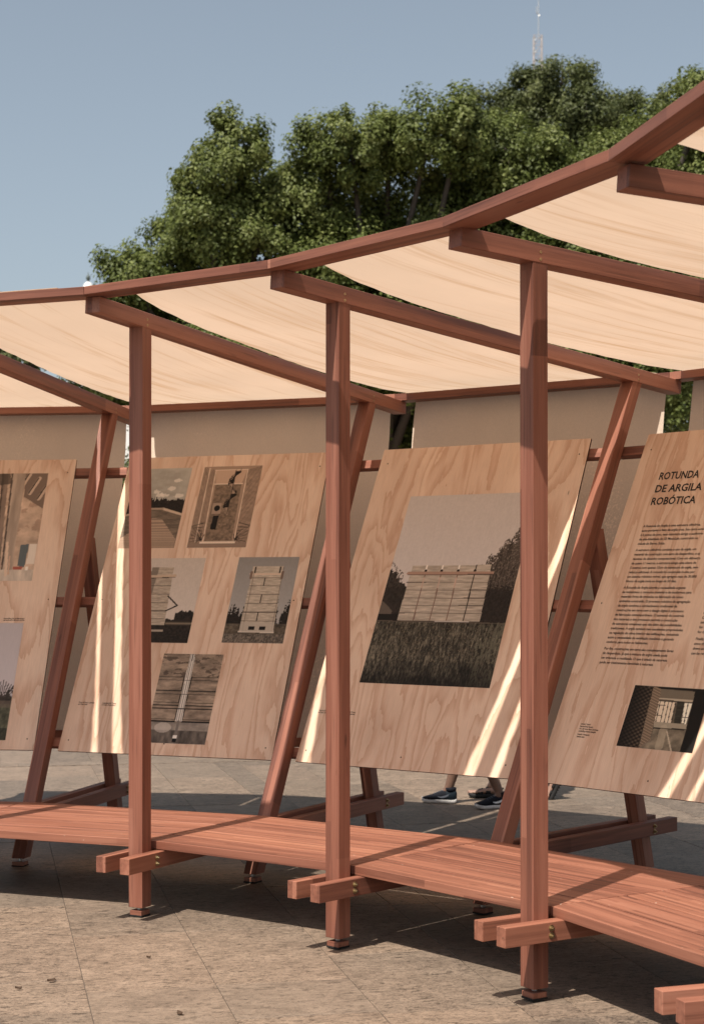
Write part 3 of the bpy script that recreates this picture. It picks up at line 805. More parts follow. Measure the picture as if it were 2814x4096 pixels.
# ---------------------------------------------------------------- display boards
PB_R, PB_Z, PT_R, PT_Z, PHW = 1.3742, .6521, 2.2792, 2.5149, .7206
PL = math.hypot(PT_R - PB_R, PT_Z - PB_Z)
def make_board(k, label):
    a = A0 + DL * (k - .5)
    er = Vector((math.sin(a), math.cos(a), 0)); et = Vector((math.cos(a), -math.sin(a), 0))
    up = (er * (PT_R - PB_R) + Vector((0, 0, PT_Z - PB_Z))).normalized(); n = et.cross(up)
    o = Vector((CX, CY, 0)) + er * (R + PB_R) + Vector((0, 0, PB_Z))
    root = empty('display_board', Matrix(((et.x, up.x, n.x, o.x), (et.y, up.y, n.y, o.y), (et.z, up.z, n.z, o.z), (0, 0, 0, 1))))
    part('plywood_panel', box('plywood_panel', -PHW, PHW, 0, PL, -.012, 0, [M['ply'], M['ply_edge']], fmat=[0, 0, 1, 1, 1, 1]), root)
    for h0, h1 in ((.032, .09), (.998, 1.054), (1.952, 2.011)):
        rm = PB_R + (PT_R - PB_R) * ((h0 + h1) / 2) / PL + .02
        hw = (R + rm) * TAN - .0015
        bar('rail', (-hw, (h0 + h1) / 2, -.0345), (hw, (h0 + h1) / 2, -.0345), (0, 1, 0), h1 - h0, .044, T, root)
    for t in (-.672, 0, .672):
        for h in (.073, 1.03, 1.97):
            if t == 0 and h > 1: continue
            v, f = lathe_data([(.0045, -.002), (.0045, .0006), (.0001, .0004)], 8)
            part('panel_screw', mesh_from('panel_screw', v, f, M['hole']), root, (t + random.uniform(-.008, .008), h, 0))
    tag(root, label, 'display board', 'leaning plywood display boards')
    return root
CAP_PT = [('Torre do Forno concluída', -.656, .3185, .111), ('em Cham, Suíça', -.656, .3065, .064), ('Completed Kiln Tower', -.488, .3185, .096), ('in Cham, Switzerland', -.488, .3065, .094)]
bm1 = make_board(-1, 'leaning plywood board cut off at the left edge, with two photo prints')
part('photo_print', print_mesh(pic_hall(), -.337, .54, 1.163, 1.967), bm1)['label'] = 'print of a rough hall with pale column and red tub'
part('photo_print', print_mesh(pic_field(), -.35, .53, .062, .861), bm1)['label'] = 'print of bare trees over a field under pale sky'
part('caption', text_mesh('caption', [('Assembling the prefabricated', .391, .889, .139), ('rammed earth elements on site', .391, .8775, .141)], .0125, 1, .0002), bm1)
b0 = make_board(0, 'leaning plywood board with five small brown photo prints')
part('photo_print', print_mesh(pic_terrace(), -.65, -.24, 1.397, 1.985), b0)['label'] = 'brown print of a roof terrace with planked floor'
part('photo_print', print_mesh(pic_shaft(), -.148, .266, 1.397, 1.988), b0)['label'] = 'brown print looking down a stair shaft'
part('photo_print', print_mesh(pic_tower_side(), -.4, .005, .735, 1.323), b0)['label'] = 'brown print of a tower corner with a bracket arm'
part('photo_print', print_mesh(pic_tower_front(), .238, .649, .742, 1.327), b0)['label'] = 'brown print of a whole tower between conifers'
part('photo_print', print_mesh(pic_joint(), -.137, .271, .077, .662), b0)['label'] = 'brown print of a wall joint meeting a wet floor'
part('caption', text_mesh('caption', CAP_PT, .0125, 1, .0002), b0)
b1 = make_board(1, 'leaning plywood board with one large print of a tower in a meadow')
part('photo_print', print_mesh(pic_meadow(), -.423, .454, .508, 1.731), b1)['label'] = 'large brown print of a broad earthen facade above a dark meadow'
part('caption', text_mesh('caption', CAP_PT, .0125, 1, .0002), b1)
b2 = make_board(2, 'leaning plywood board lettered ROTUNDA DE ARGILA ROBÓTICA with one dark print')
part('photo_print', print_mesh(pic_corridor(), -.26, .22, .238, .572), b2)['label'] = 'dark print of a corridor beside a knobbly clay wall'
for ln in (('ROTUNDA', -.546, 1.775, .274), ('DE ARGILA', -.546, 1.697, .319), ('ROBÓTICA', -.546, 1.62, .304)):
    part('title_line', text_mesh('title_line', [ln], .063, 1, .0014), b2)
BODY = ['A Rotunda de Argila é uma estrutura cilíndrica,', 'auto-portante e feita de argila crua. Sua casca externa', 'é à prova de som, essa estrutura abriga o auditório', 'de alta-fidelidade do SE MusicLab, construído na', 'cidade de Berna, Suíça.', None,
        'A estrutura cilíndrica combina o uso da argila, um', 'material de construção com zero de desperdício, e as', 'técnicas de desenho computacional. Com um diâmetro', 'de quase 11 metros, a estrutura atinge uma altura de', '5 metros com apenas 15cm de espessura de argila, sem', 'reforço adicional. A rotunda foi construída in-situ por', 'um sistema robótico móvel, que agregou mais de 30.000', 'blocos de argila mole ao longo de 50 dias.', None,
        'A Rotunda de Argila aborda a necessidade urgente', 'de reduzirmos o consumo material e de mudarmos para', 'materiais livres de emissões na fabricação de nosso', 'ambiente construído. O processo robótico de agregração', 'da argila combina o conhecimento tradicional de', 'construções em terra com o design digital e processos', 'de fabricação contemporâneos. O aumento do controle', 'dos materiais e dos processos permite a construção', 'de estruturas complexas que vão além das possibilidades', 'tradicionais. A argila também tem excelentes propriedades', 'na regulação do clima interior das edificações, reduzindo', 'assim a necessidade de ventilação mecânica e gerando', 'conforto para todos os habitantes.', None,
        'Por fim, construções em terra são completamente livres', 'de desperdício, já que a mistura de argila usada pode', 'ser triturada e reutilizada. O que é tirado da natureza', 'pode ser inteiramente devolvido à natureza.']
lines, h = [], 1.4835
for t in BODY:
    if t is None: h -= .0115; continue
    lines.append((t, -.544, h, None)); h -= .02645
BODY_XS = .985
part('body_lettering', text_mesh('body_lettering', lines,   .0205, BODY_XS, .0003), b2)
lines, h = [], .977
for t in ['the', 'Cla', 'inte', 'for m', 'for the', None, 'Finally,', 'since the', 'down and', 'can be retu']:
    if t is None: h -= .0115; continue
    lines.append((t, .033, h, None)); h -= .02645
part('body_lettering', text_mesh('body_lettering', lines,   .0205, BODY_XS, .0003), b2)
cred = ['Conteúdo / Content', 'Gramazio Kohler Research', 'com / with Hannes Meyer, David Jenny,', 'Coralie Ming, Alessandra Gabaglioli', None, 'Fotografia / Photography', 'Sebastian Schels']
lines, h = [], .334
for t in cred:
    if t is None: h -= .0045; continue
    lines.append((t, -.54, h, None)); h -= .0132
part('caption', text_mesh('caption', lines, .0118, .70, .0002), b2)
b3 = make_board(3, 'leaning plywood board beyond the right edge behind the nearest post')

# ---------------------------------------------------------------- trees behind the pavilion
def leaf_material(name, dark, mid, light):
    m, nt, b = new_mat(name)
    nt.nodes.remove(b); out = nt.nodes['Material Output']
    at = nt.nodes.new('ShaderNodeVertexColor'); at.layer_name = 'tone'
    sp = nt.nodes.new('ShaderNodeSeparateColor'); nt.links.new(at.outputs['Color'], sp.inputs[0])
    c = ramp(nt, sp.outputs[0], [(0, dark), (.55, mid), (1, light)])
    d = nt.nodes.new('ShaderNodeBsdfPrincipled'); d.inputs['Roughness'].default_value = .5; d.inputs['Specular IOR Level'].default_value = .22
    t = nt.nodes.new('ShaderNodeBsdfTranslucent'); ms = nt.nodes.new('ShaderNodeMixShader'); ms.inputs[0].default_value = .3
    nt.links.new(c, d.inputs['Base Color']); nt.links.new(c, t.inputs['Color'])
    nt.links.new(d.outputs[0], ms.inputs[1]); nt.links.new(t.outputs[0], ms.inputs[2]); nt.links.new(ms.outputs[0], out.inputs[0])
    return m
M['leaf_a'] = leaf_material('olive_leaves', (.060, .080, .019), (.130, .158, .041), (.25, .275, .095))
M['leaf_b'] = leaf_material('dark_leaves', (.048, .062, .021), (.10, .118, .042), (.19, .205, .08))
M['bark'] = plain('grey_bark', (.085, .07, .058), .9)
def crown_mesh(name, lobes, per_m2, leaf, mat, seed):
    r = np.random.default_rng(seed)
    P, Nn, Tn = [], [], []
    for (cx, cy, cz, rad) in lobes:
        nsub = max(14, int(46 * rad * rad))
        i = np.arange(nsub) + .5
        ph = np.arccos(1 - 2 * i / nsub); th = np.pi * (1 + 5 ** .5) * i
        dirs = np.stack([np.cos(th) * np.sin(ph), np.sin(th) * np.sin(ph), np.cos(ph)], 1)
        dirs += r.normal(0, .28, dirs.shape); dirs /= np.linalg.norm(dirs, axis=1)[:, None]
        sub = np.array([cx, cy, cz]) + dirs * rad * r.uniform(.42, 1.02, (nsub, 1)) * np.array([1, 1, .92])
        srad = rad * r.uniform(.16, .34, nsub) + .05
        tone = r.uniform(.1, .9, nsub)
        cnt = int(per_m2 * 4 * math.pi * rad * rad / nsub)
        for s, sr, dd, tn in zip(sub, srad, dirs, tone):
            g = r.normal(0, 1, (cnt, 3)); g /= np.linalg.norm(g, axis=1)[:, None]
            rr = sr * r.uniform(.35, 1.15, (cnt, 1))
            P.append(s + g * rr); Nn.append(g * .7 + dd * .6 + np.array([0, 0, .45]) + r.normal(0, .45, (cnt, 3)))
            Tn.append(np.clip(tn * .5 + r.uniform(0, .55, cnt), 0, 1))
    P, Nn, Tn = np.concatenate(P), np.concatenate(Nn), np.concatenate(Tn)
    Nn /= np.linalg.norm(Nn, axis=1)[:, None] + 1e-9
    n = len(P)
    ax = np.cross(Nn, r.normal(0, 1, (n, 3))); ax /= np.linalg.norm(ax, axis=1)[:, None] + 1e-9
    ax[:, 2] -= .25; ax /= np.linalg.norm(ax, axis=1)[:, None]
    bx = np.cross(Nn, ax)
    L = leaf * r.uniform(.65, 1.25, (n, 1)); W = L * r.uniform(.24, .34, (n, 1))
    v0 = P - ax * L * .5; v2 = P + ax * L * .5; v1 = P - bx * W + Nn * W * .35; v3 = P + bx * W + Nn * W * .35
    co = np.stack([v0, v1, v2, v3], 1).reshape(-1, 3)
    me = bpy.data.meshes.new(name)
    me.vertices.add(4 * n); me.vertices.foreach_set('co', co.ravel().astype(np.float32))
    tri = np.stack([np.arange(n) * 4, np.arange(n) * 4 + 1, np.arange(n) * 4 + 2, np.arange(n) * 4, np.arange(n) * 4 + 2, np.arange(n) * 4 + 3], 1).reshape(-1)
    me.loops.add(6 * n); me.loops.foreach_set('vertex_index', tri.astype(np.int32))
    me.polygons.add(2 * n); me.polygons.foreach_set('loop_start', (np.arange(2 * n) * 3).astype(np.int32))
    me.update(calc_edges=True)
    a = me.color_attributes.new('tone', 'FLOAT_COLOR', 'POINT')
    tc = np.repeat(Tn, 4)
    a.data.foreach_set('color', np.stack([tc, tc, tc, np.ones_like(tc)], 1).ravel().astype(np.float32))
    me.materials.append(mat)
    return me
def tree(label, base, lobes, per_m2, leaf, mat, seed, trunk_r=.28, name='broadleaf_tree'):
    r = random.Random(seed)
    root = empty(name, Matrix.Translation((base[0], base[1], 0)))
    loc = [(x - base[0], y - base[1], z, q) for x, y, z, q in lobes]
    part('crown', crown_mesh('crown', loc, per_m2, leaf, mat, seed), root)
    zt = min(z for _, _, z, _ in loc) - .3
    v, f = tube_data([(0, 0, -.05), (.02, .03, .5), (.06, 0, zt * .6), (0, .05, zt)], [trunk_r * 1.35, trunk_r, trunk_r * .85, trunk_r * .7], 10)
    part('trunk', mesh_from('trunk', v, f, M['bark'], True), root)
    for (x, y, z, q) in loc:
        mid = (x * .45 + r.uniform(-.2, .2), y * .45 + r.uniform(-.2, .2), zt + (z - zt) * .55)
        v, f = tube_data([(0, .05, zt - .35), mid, (x, y, z), (x * 1.02, y * 1.02, z + q * .6)], [trunk_r * .45, trunk_r * .26, trunk_r * .12, .012], 6)
        part('limb', mesh_from('limb', v, f, M['bark'], True), root)
    tag(root, label, 'tree', 'trees behind the pavilion')
def deep(lobes, seed, d=1.0, y0=30.0):
    r = random.Random(seed)
    return [(x * 1.0, y0 + r.uniform(-d, d), z, q) for x, z, q in lobes]
tree('olive green tree at the left of the group, stepping down to the left post', (-2.6, 30.2), deep(
    [(-4.75, 5.95, .65), (-4.35, 6.45, .75), (-3.9, 7.05, .72), (-3.3, 7.55, .8), (-2.9, 8.25, .72), (-2.4, 8.75, .72), (-2.0, 9.3, .66), (-1.65, 9.0, .6), (-1.15, 8.55, .62), (-2.3, 8.0, 1.0), (-3.2, 6.6, 1.0), (-1.5, 7.6, 1.0), (-2.3, 6.6, 1.1), (-3.6, 5.5, 1.1), (-1.4, 6.2, 1.0), (-2.4, 5.2, 1.1), (-4.5, 5.4, .9), (-1.2, 5.0, 1.0)], 3), 1000, .082, M['leaf_a'], 31)
tree('broad olive green tree in the middle of the group', (.6, 30.6), deep(
    [(-.55, 9.35, .65), (.0, 9.25, .8), (.65, 9.5, .72), (1.35, 9.45, .8), (1.9, 9.6, .7), (-.75, 8.4, .8), (.2, 8.2, 1.1), (1.4, 8.2, 1.15), (2.1, 8.6, .9), (-.4, 7.2, 1.0), (.7, 7.0, 1.15), (1.9, 7.1, 1.1), (-.2, 5.8, 1.1), (1.1, 5.6, 1.1), (2.1, 5.7, 1.1), (.4, 4.6, 1.0), (1.7, 4.4, 1.0)], 4), 1000, .082, M['leaf_a'], 32)
tree('wide olive green tree on the right with its crown behind the rising eave', (4.6, 29.6), deep(
    [(2.75, 9.3, .8), (3.35, 8.9, .9), (3.1, 7.9, 1.1), (4.1, 8.6, 1.0), (4.9, 9.0, .95), (5.4, 9.5, .8), (6.05, 9.95, .7), (6.6, 9.95, .7), (7.3, 9.9, .8), (4.2, 7.4, 1.15), (5.4, 8.2, 1.15), (6.5, 8.8, 1.15), (3.1, 6.5, 1.1), (4.4, 6.0, 1.15), (5.6, 6.8, 1.15), (6.8, 7.4, 1.15), (3.2, 5.2, 1.0), (5.3, 5.3, 1.1), (6.8, 5.8, 1.1)], 5, 1.0, 29.5), 950, .082, M['leaf_a'], 33, .32)
tree('darker tree rising highest behind the group, below the aerial mast', (3.7, 36.5), deep(
    [(2.75, 11.6, .75), (3.3, 12.1, .75), (3.95, 12.45, .75), (4.55, 12.45, .75), (5.0, 11.7, .75), (3.6, 11.2, 1.1), (4.4, 11.0, 1.1), (2.9, 10.6, 1.0), (3.6, 9.8, 1.2), (4.8, 9.8, 1.1), (4.0, 8.6, 1.2)], 6, .8, 36.5), 720, .085, M['leaf_b'], 34)
tree('darker tree behind the right side of the group, with a rounded top', (6.0, 37), deep(
    [(5.2, 11.4, .75), (5.8, 11.8, .75), (6.5, 11.85, .75), (7.1, 11.75, .8), (7.7, 11.7, .8), (5.8, 10.8, 1.1), (6.8, 10.9, 1.0), (5.2, 9.8, 1.0), (6.2, 9.2, 1.2), (7.3, 10.4, 1.0)], 7, .8, 37), 720, .085, M['leaf_b'], 35)
tree('low tree filling the space behind the middle board', (.2, 34.5), deep(
    [(-7.6, 3.4, 1.2), (-6.2, 3.1, 1.3), (-4.7, 3.2, 1.3), (-3.2, 4.2, 1.3), (-1.6, 3.9, 1.4), (.0, 3.9, 1.4), (1.6, 3.9, 1.4), (3.2, 4.0, 1.4), (4.8, 4.2, 1.4), (6.4, 4.4, 1.4), (-.8, 5.6, 1.3), (2.4, 5.6, 1.3), (4.8, 5.9, 1.4), (6.6, 6.4, 1.4)], 8, .6, 34.5), 260, .14, M['leaf_b'], 36)
tree('small distant tree top just above the eave at the left edge', (-13.4, 62), deep(
    [(-14.0, 11.7, 1.2), (-13.2, 11.7, .7), (-14.8, 11.6, 1.2), (-13.3, 10.6, 1.3), (-14.6, 10.0, 1.4)], 9, .8, 62), 120, .2, M['leaf_b'], 37)
tree('thin distant tree sprig just above the eave near the left edge', (-11.7, 60), deep(
    [(-11.75, 11.55, .32), (-11.9, 10.9, .6), (-11.4, 10.2, .8), (-11.9, 9.4, .9)], 10, .3, 60), 90, .2, M['leaf_b'], 38)

# ---------------------------------------------------------------- far buildings and mast
M['white_wall'] = plain('white_render', (.72, .71, .68), .8)
M['pale_wall'] = plain('pale_render', (.55, .53, .49), .85)
M['dark_glass'] = plain('dark_window', (.03, .035, .04), .2)
M['bronze'] = plain('green_bronze', (.08, .10, .09), .5)
bt = empty('domed_tower', Matrix.Translation((-19.0, 120, 0)))
v, f = lathe_data([(1.5, 0), (1.5, 17.5), (1.75, 17.7), (1.75, 18.1), (1.15, 18.3), (1.15, 20.3), (1.35, 20.4), (1.35, 20.7), (.5, 21.2), (.36, 21.6), (.36, 22.7)], 8)
part('shaft', mesh_from('shaft', v, f, M['white_wall']), bt)
v, f = lathe_data([(.42, 22.7), (.42, 22.78)] + [(.37 * math.cos(t), 22.78 + .47 * math.sin(t)) for t in np.linspace(.05, 1.5, 10)] + [(.02, 23.26)], 20)
part('dome', mesh_from('dome', v, f, M['white_wall'], True), bt)
v, f = lathe_data([(.05, 23.2), (.06, 23.3), (.14, 23.42), (.17, 23.55), (.1, 23.68), (.04, 23.75), (.015, 23.95)], 10)
part('finial', mesh_from('finial', v, f, M['bronze'], True), bt)
for j in range(8):
    t = math.pi / 8 + j * math.pi / 4
    part('lantern_window', box('lantern_window', -.22, .22, -.04, .04, 18.7, 20.0, M['dark_glass']), bt, (1.08 * math.cos(t), 1.08 * math.sin(t), 0), (0, 0, t + math.pi / 2))
tag(bt, 'white domed tower with bronze finial, its tip above the eave at left', 'tower')
pb = empty('pale_building', Matrix.Translation((-24, 95, 0)))
part('wall', box('wall', -16, 12, 0, 12, 0, 12.0, M['white_wall']), pb)
part('cornice', box('cornice', -16.3, 12.3, -.35, 12.2, 12.0, 12.6, M['pale_wall']), pb)
for fl in range(3):
    for i in range(9):
        x = -14.3 + i * 3.0
        w = part('window', box('window', -.75, .75, -.06, .02, 0, 2.1, M['pale_wall']), pb, (x, 0, 1.4 + fl * 3.6))
        part('pane', box('pane', -.6, .6, -.08, -.062, .15, 1.95, M['dark_glass']), w)
tag(pb, 'pale building far behind the left of the pavilion, glimpsed through the gaps', 'building')
def strut_mesh(name, segs, r, mat):
    V, Fc = [], []
    for a, b in segs:
        v, f = tube_data([a, b], [r, r], 5); o = len(V)
        V += v; Fc += [tuple(o + i for i in q) for q in f]
    return mesh_from(name, V, Fc, mat)
M['mast_paint'] = plain('red_white_mast', (.42, .38, .36), .6)
mast = empty('aerial_mast', Matrix.Translation((24.55, 220, 0)))
def hwid(z): return .42 + .25 * max(0, (74 - z) / 74) + .1
segs = []
for sx in (-1, 1):
    for sy in (-1, 1): segs.append(((sx * hwid(0), sy * hwid(0), 0), (sx * hwid(73.8), sy * hwid(73.8), 73.8)))
part('mast_legs', strut_mesh('mast_legs', segs, .075, M['mast_paint']), mast)
segs = []
for i in range(62):
    z0, z1 = i * 1.19, (i + 1) * 1.19; a, b = hwid(z0), hwid(z1)
    for s in (-1, 1):
        segs += [((-a, s * a, z0), (b, s * b, z1)), ((s * a, -a, z0), (s * b, b, z1)), ((-b, s * b, z1), (b, s * b, z1)), ((s * b, -b, z1), (s * b, b, z1))]
part('mast_bracing', strut_mesh('mast_bracing', segs, .03, M['mast_paint']), mast)
part('antenna_pole', strut_mesh('antenna_pole', [((.1, 0, 73.5), (.1, 0, 78.6))], .07, M['steel']), mast)
part('antenna', strut_mesh('antenna', [((-.15, 0, 76.9), (.1, 0, 76.7)), ((-.15, 0, 76.9), (-.15, 0, 77.7)), ((.1, 0, 76.4), (.3, 0, 76.6))], .06, M['steel']), mast)
for z in (69.5, 71.6, 73.2):
    part('dish', mesh_from('dish', *lathe_data([(.05, -.1), (.14, -.05), (.2, .05), (.02, .02)], 10), M['steel']), mast, (-.45, -.6, z), (RAD(90), 0, 0))
tag(mast, 'distant lattice aerial mast with thin pole above the highest tree', 'mast')

# ---------------------------------------------------------------- two walkers behind the boards
M['skin'] = plain('skin', (.19, .11, .078), .55)
M['skin2'] = plain('pale_skin', (.36, .22, .165), .55)
M['navy'] = plain('navy_mesh_upper', (.004, .005, .010), .85)
M['teal'] = plain('teal_heel', (.004, .011, .018), .8)
M['sole'] = plain('white_foam_sole', (.5, .48, .46), .75)
M['mark_white'] = plain('white_mark', (.75, .77, .78), .5)
M['mark_grey'] = plain('grey_mark', (.09, .10, .12), .5)
M['black'] = plain('black_strap', (.014, .013, .013), .7)
M['shirt_a'] = plain('grey_cotton', (.16, .16, .17), .9)
M['shirt_b'] = plain('pale_cotton', (.42, .40, .36), .9)
M['shorts'] = plain('dark_cotton', (.05, .05, .06), .9)
M['hair'] = plain('dark_hair', (.02, .015, .012), .7)
def skin_mesh(name, joints, edges, mat, root_i=0, sub=2):
    me = bpy.data.meshes.new(name); names = list(joints)
    idx = {n: i for i, n in enumerate(names)}
    me.from_pydata([joints[n][0] for n in names], [(idx[a], idx[b]) for a, b in edges], [])
    o = bpy.data.objects.new(name, me); COL.objects.link(o)
    sk = o.modifiers.new('skin', 'SKIN'); sk.use_smooth_shade = True
    for i, n in enumerate(names):
        r = joints[n][1]; d = me.skin_vertices[0].data[i]
        d.radius = r if isinstance(r, tuple) else (r, r); d.use_root = (i == root_i)
    ss = o.modifiers.new('sub', 'SUBSURF'); ss.levels = sub; ss.render_levels = sub
    bpy.context.view_layer.update()
    res = bpy.data.meshes.new_from_object(o.evaluated_get(bpy.context.evaluated_depsgraph_get()))
    bpy.data.objects.remove(o)
    res.name = name; res.materials.clear(); res.materials.append(mat)
    res.polygons.foreach_set('use_smooth', [True] * len(res.polygons))
    return res
def loft(name, rings, mats, smooth=True, fm=None):
    n = len(rings[0]); V = [p for r in rings for p in r]; Fc = []
    for i in range(len(rings) - 1):
        for j in range(n):
            k = (j + 1) % n; Fc.append((i * n + j, i * n + k, (i + 1) * n + k, (i + 1) * n + j))
    Fc.append(tuple(range(n - 1, -1, -1))); Fc.append(tuple((len(rings) - 1) * n + j for j in range(n)))
    return mesh_from(name, V, Fc, mats, smooth, fm)
S_X = [-.055, -.045, -.02, .02, .06, .10, .14, .175, .20, .212]
S_W = [.020, .032, .037, .037, .035, .038, .045, .045, .034, .012]
S_T = [.088, .100, .104, .100, .096, .080, .064, .054, .046, .034]
S_B = [.012, .004, .001, .002, .003, .002, .001, .005, .012, .020]
def foot_rings(wk, tk, zb, top_off, n=14, low=0.0):
    rings = []
    for x, w, t, b in zip(S_X, S_W, S_T, S_B):
        z0 = b + zb; h = max(.004, t * tk + top_off - z0)
        rings.append([(x, w * wk * math.copysign(abs(math.cos(a)) ** .8, math.cos(a)), z0 + h * (.5 + .5 * math.copysign(abs(math.sin(a)) ** .85, math.sin(a)))) for a in [2 * math.pi * j / n for j in range(n)]])
    return rings
def slab_rings(wk, thick, zb=0.0):
    rings = []
    for x, w, b in zip(S_X, S_W, S_B):
        ww = w * wk; z0 = b + zb
        rings.append([(x, -ww, z0 + .003), (x, -ww * .92, z0), (x, ww * .92, z0), (x, ww, z0 + .003), (x, ww, z0 + thick), (x, -ww, z0 + thick)])
    return rings
def add_sneaker(root, pos, direction, pitch, mark, scale=1.0):
    ang = math.atan2(direction[1], direction[0])
    up = part('shoe', loft('shoe', foot_rings(1.0, 1.0, .018, 0), [M['navy'], M['teal']], fm=[1 if i < 3 * 14 else 0 for i in range(9 * 14)] + [1, 0]), root, pos, (0, pitch, ang))
    up.scale = (scale,) * 3
    part('sole', loft('sole', slab_rings(1.1, .026), M['sole']), up)
    rows = [(-.025, .040), (.005, .042), (.03, .045), (.05, .050), (.075, .061)]
    for s in (-1, 1):
        V, Fc = [], []
        for i in range(13):
            q = i / 12
            x = .085 - .115 * q; zc = .042 + .042 * q ** 1.8 + .012 * (1 - q) ** 5
            wd = .0085 * math.sin(math.pi * min(1, .12 + .88 * (1 - q))) * (1 - q) ** .35 + .0012
            wy = np.interp(x, S_X, S_W) * (1.0 - .55 * max(0, (zc - .055) / .06)) + .0035
            V += [(x, s * wy, zc - wd), (x, s * (wy - .001), zc + wd)]
        for i in range(12): Fc.append((2 * i, 2 * i + 1, 2 * i + 3, 2 * i + 2) if s > 0 else (2 * i, 2 * i + 2, 2 * i + 3, 2 * i + 1))
        part('shoe_mark', mesh_from('shoe_mark', V, Fc, M[mark]), up)
    v, f = lathe_data([(.036, .088), (.041, .102), (.043, .118), (.036, .121)], 12)
    part('collar', mesh_from('collar', v, f, M['navy'], True), up, (-.012, 0, 0))
    for i in range(5):
        x = .045 + i * .017; z = float(np.interp(x, S_X, S_T)) + .002
        v, f = tube_data([(x, -.02, z - .007), (x + .004, 0, z), (x, .02, z - .007)], [.0028] * 3, 6)
        part('lace', mesh_from('lace', v, f, M['mark_grey'], True), up)
def add_sandal(root, pos, direction, pitch, skin):
    ang = math.atan2(direction[1], direction[0])
    so = part('sandal', loft('sandal', slab_rings(1.18, .030), M['black']), root, pos, (0, pitch, ang))
    for i in range(11):
        part('tread', box('tread', -.004, .004, -.034, .034, -.005, .0, M['black']), so, (-.04 + i * .022, 0, .001))
    part('bare_foot', loft('bare_foot', foot_rings(.92, .62, .029, .022), M[skin]), so)
    for i, (y, l, r) in enumerate(((-.026, .006, .0125), (-.006, .010, .0095), (.009, .006, .009), (.021, .0, .0085), (.031, -.008, .008))):
        v, f = tube_data([(.165, y, .042), (.195 + l, y, .042), (.206 + l, y, .041), (.211 + l, y, .040)], [r, r * 1.02, r * .8, r * .2], 8)
        part('toe', mesh_from('toe', v, f, M[skin], True), so)
    for x0, lift in ((.115, .002), (.055, .004)):
        rings = []
        for x in (x0 - .02, x0 - .018, x0 + .018, x0 + .02):
            w = float(np.interp(x, S_X, S_W)); t = float(np.interp(x, S_X, S_T)) * .62 + .022 + lift
            k = 1.06 if x in (x0 - .018, x0 + .018) else 1.0
            rings.append([(x, w * k * math.cos(a), .028 + (t - .028) * k * max(0, math.sin(a))) for a in [2 * math.pi * j / 16 for j in range(16)]])
        part('strap', loft('strap', rings, M['black']), so)
    v, f = tube_data([(-.02, -.038, .05), (-.058, 0, .075), (-.02, .038, .05)], [.007] * 3, 6)
    part('heel_strap', mesh_from('heel_strap', v, f, M['black'], True), so)
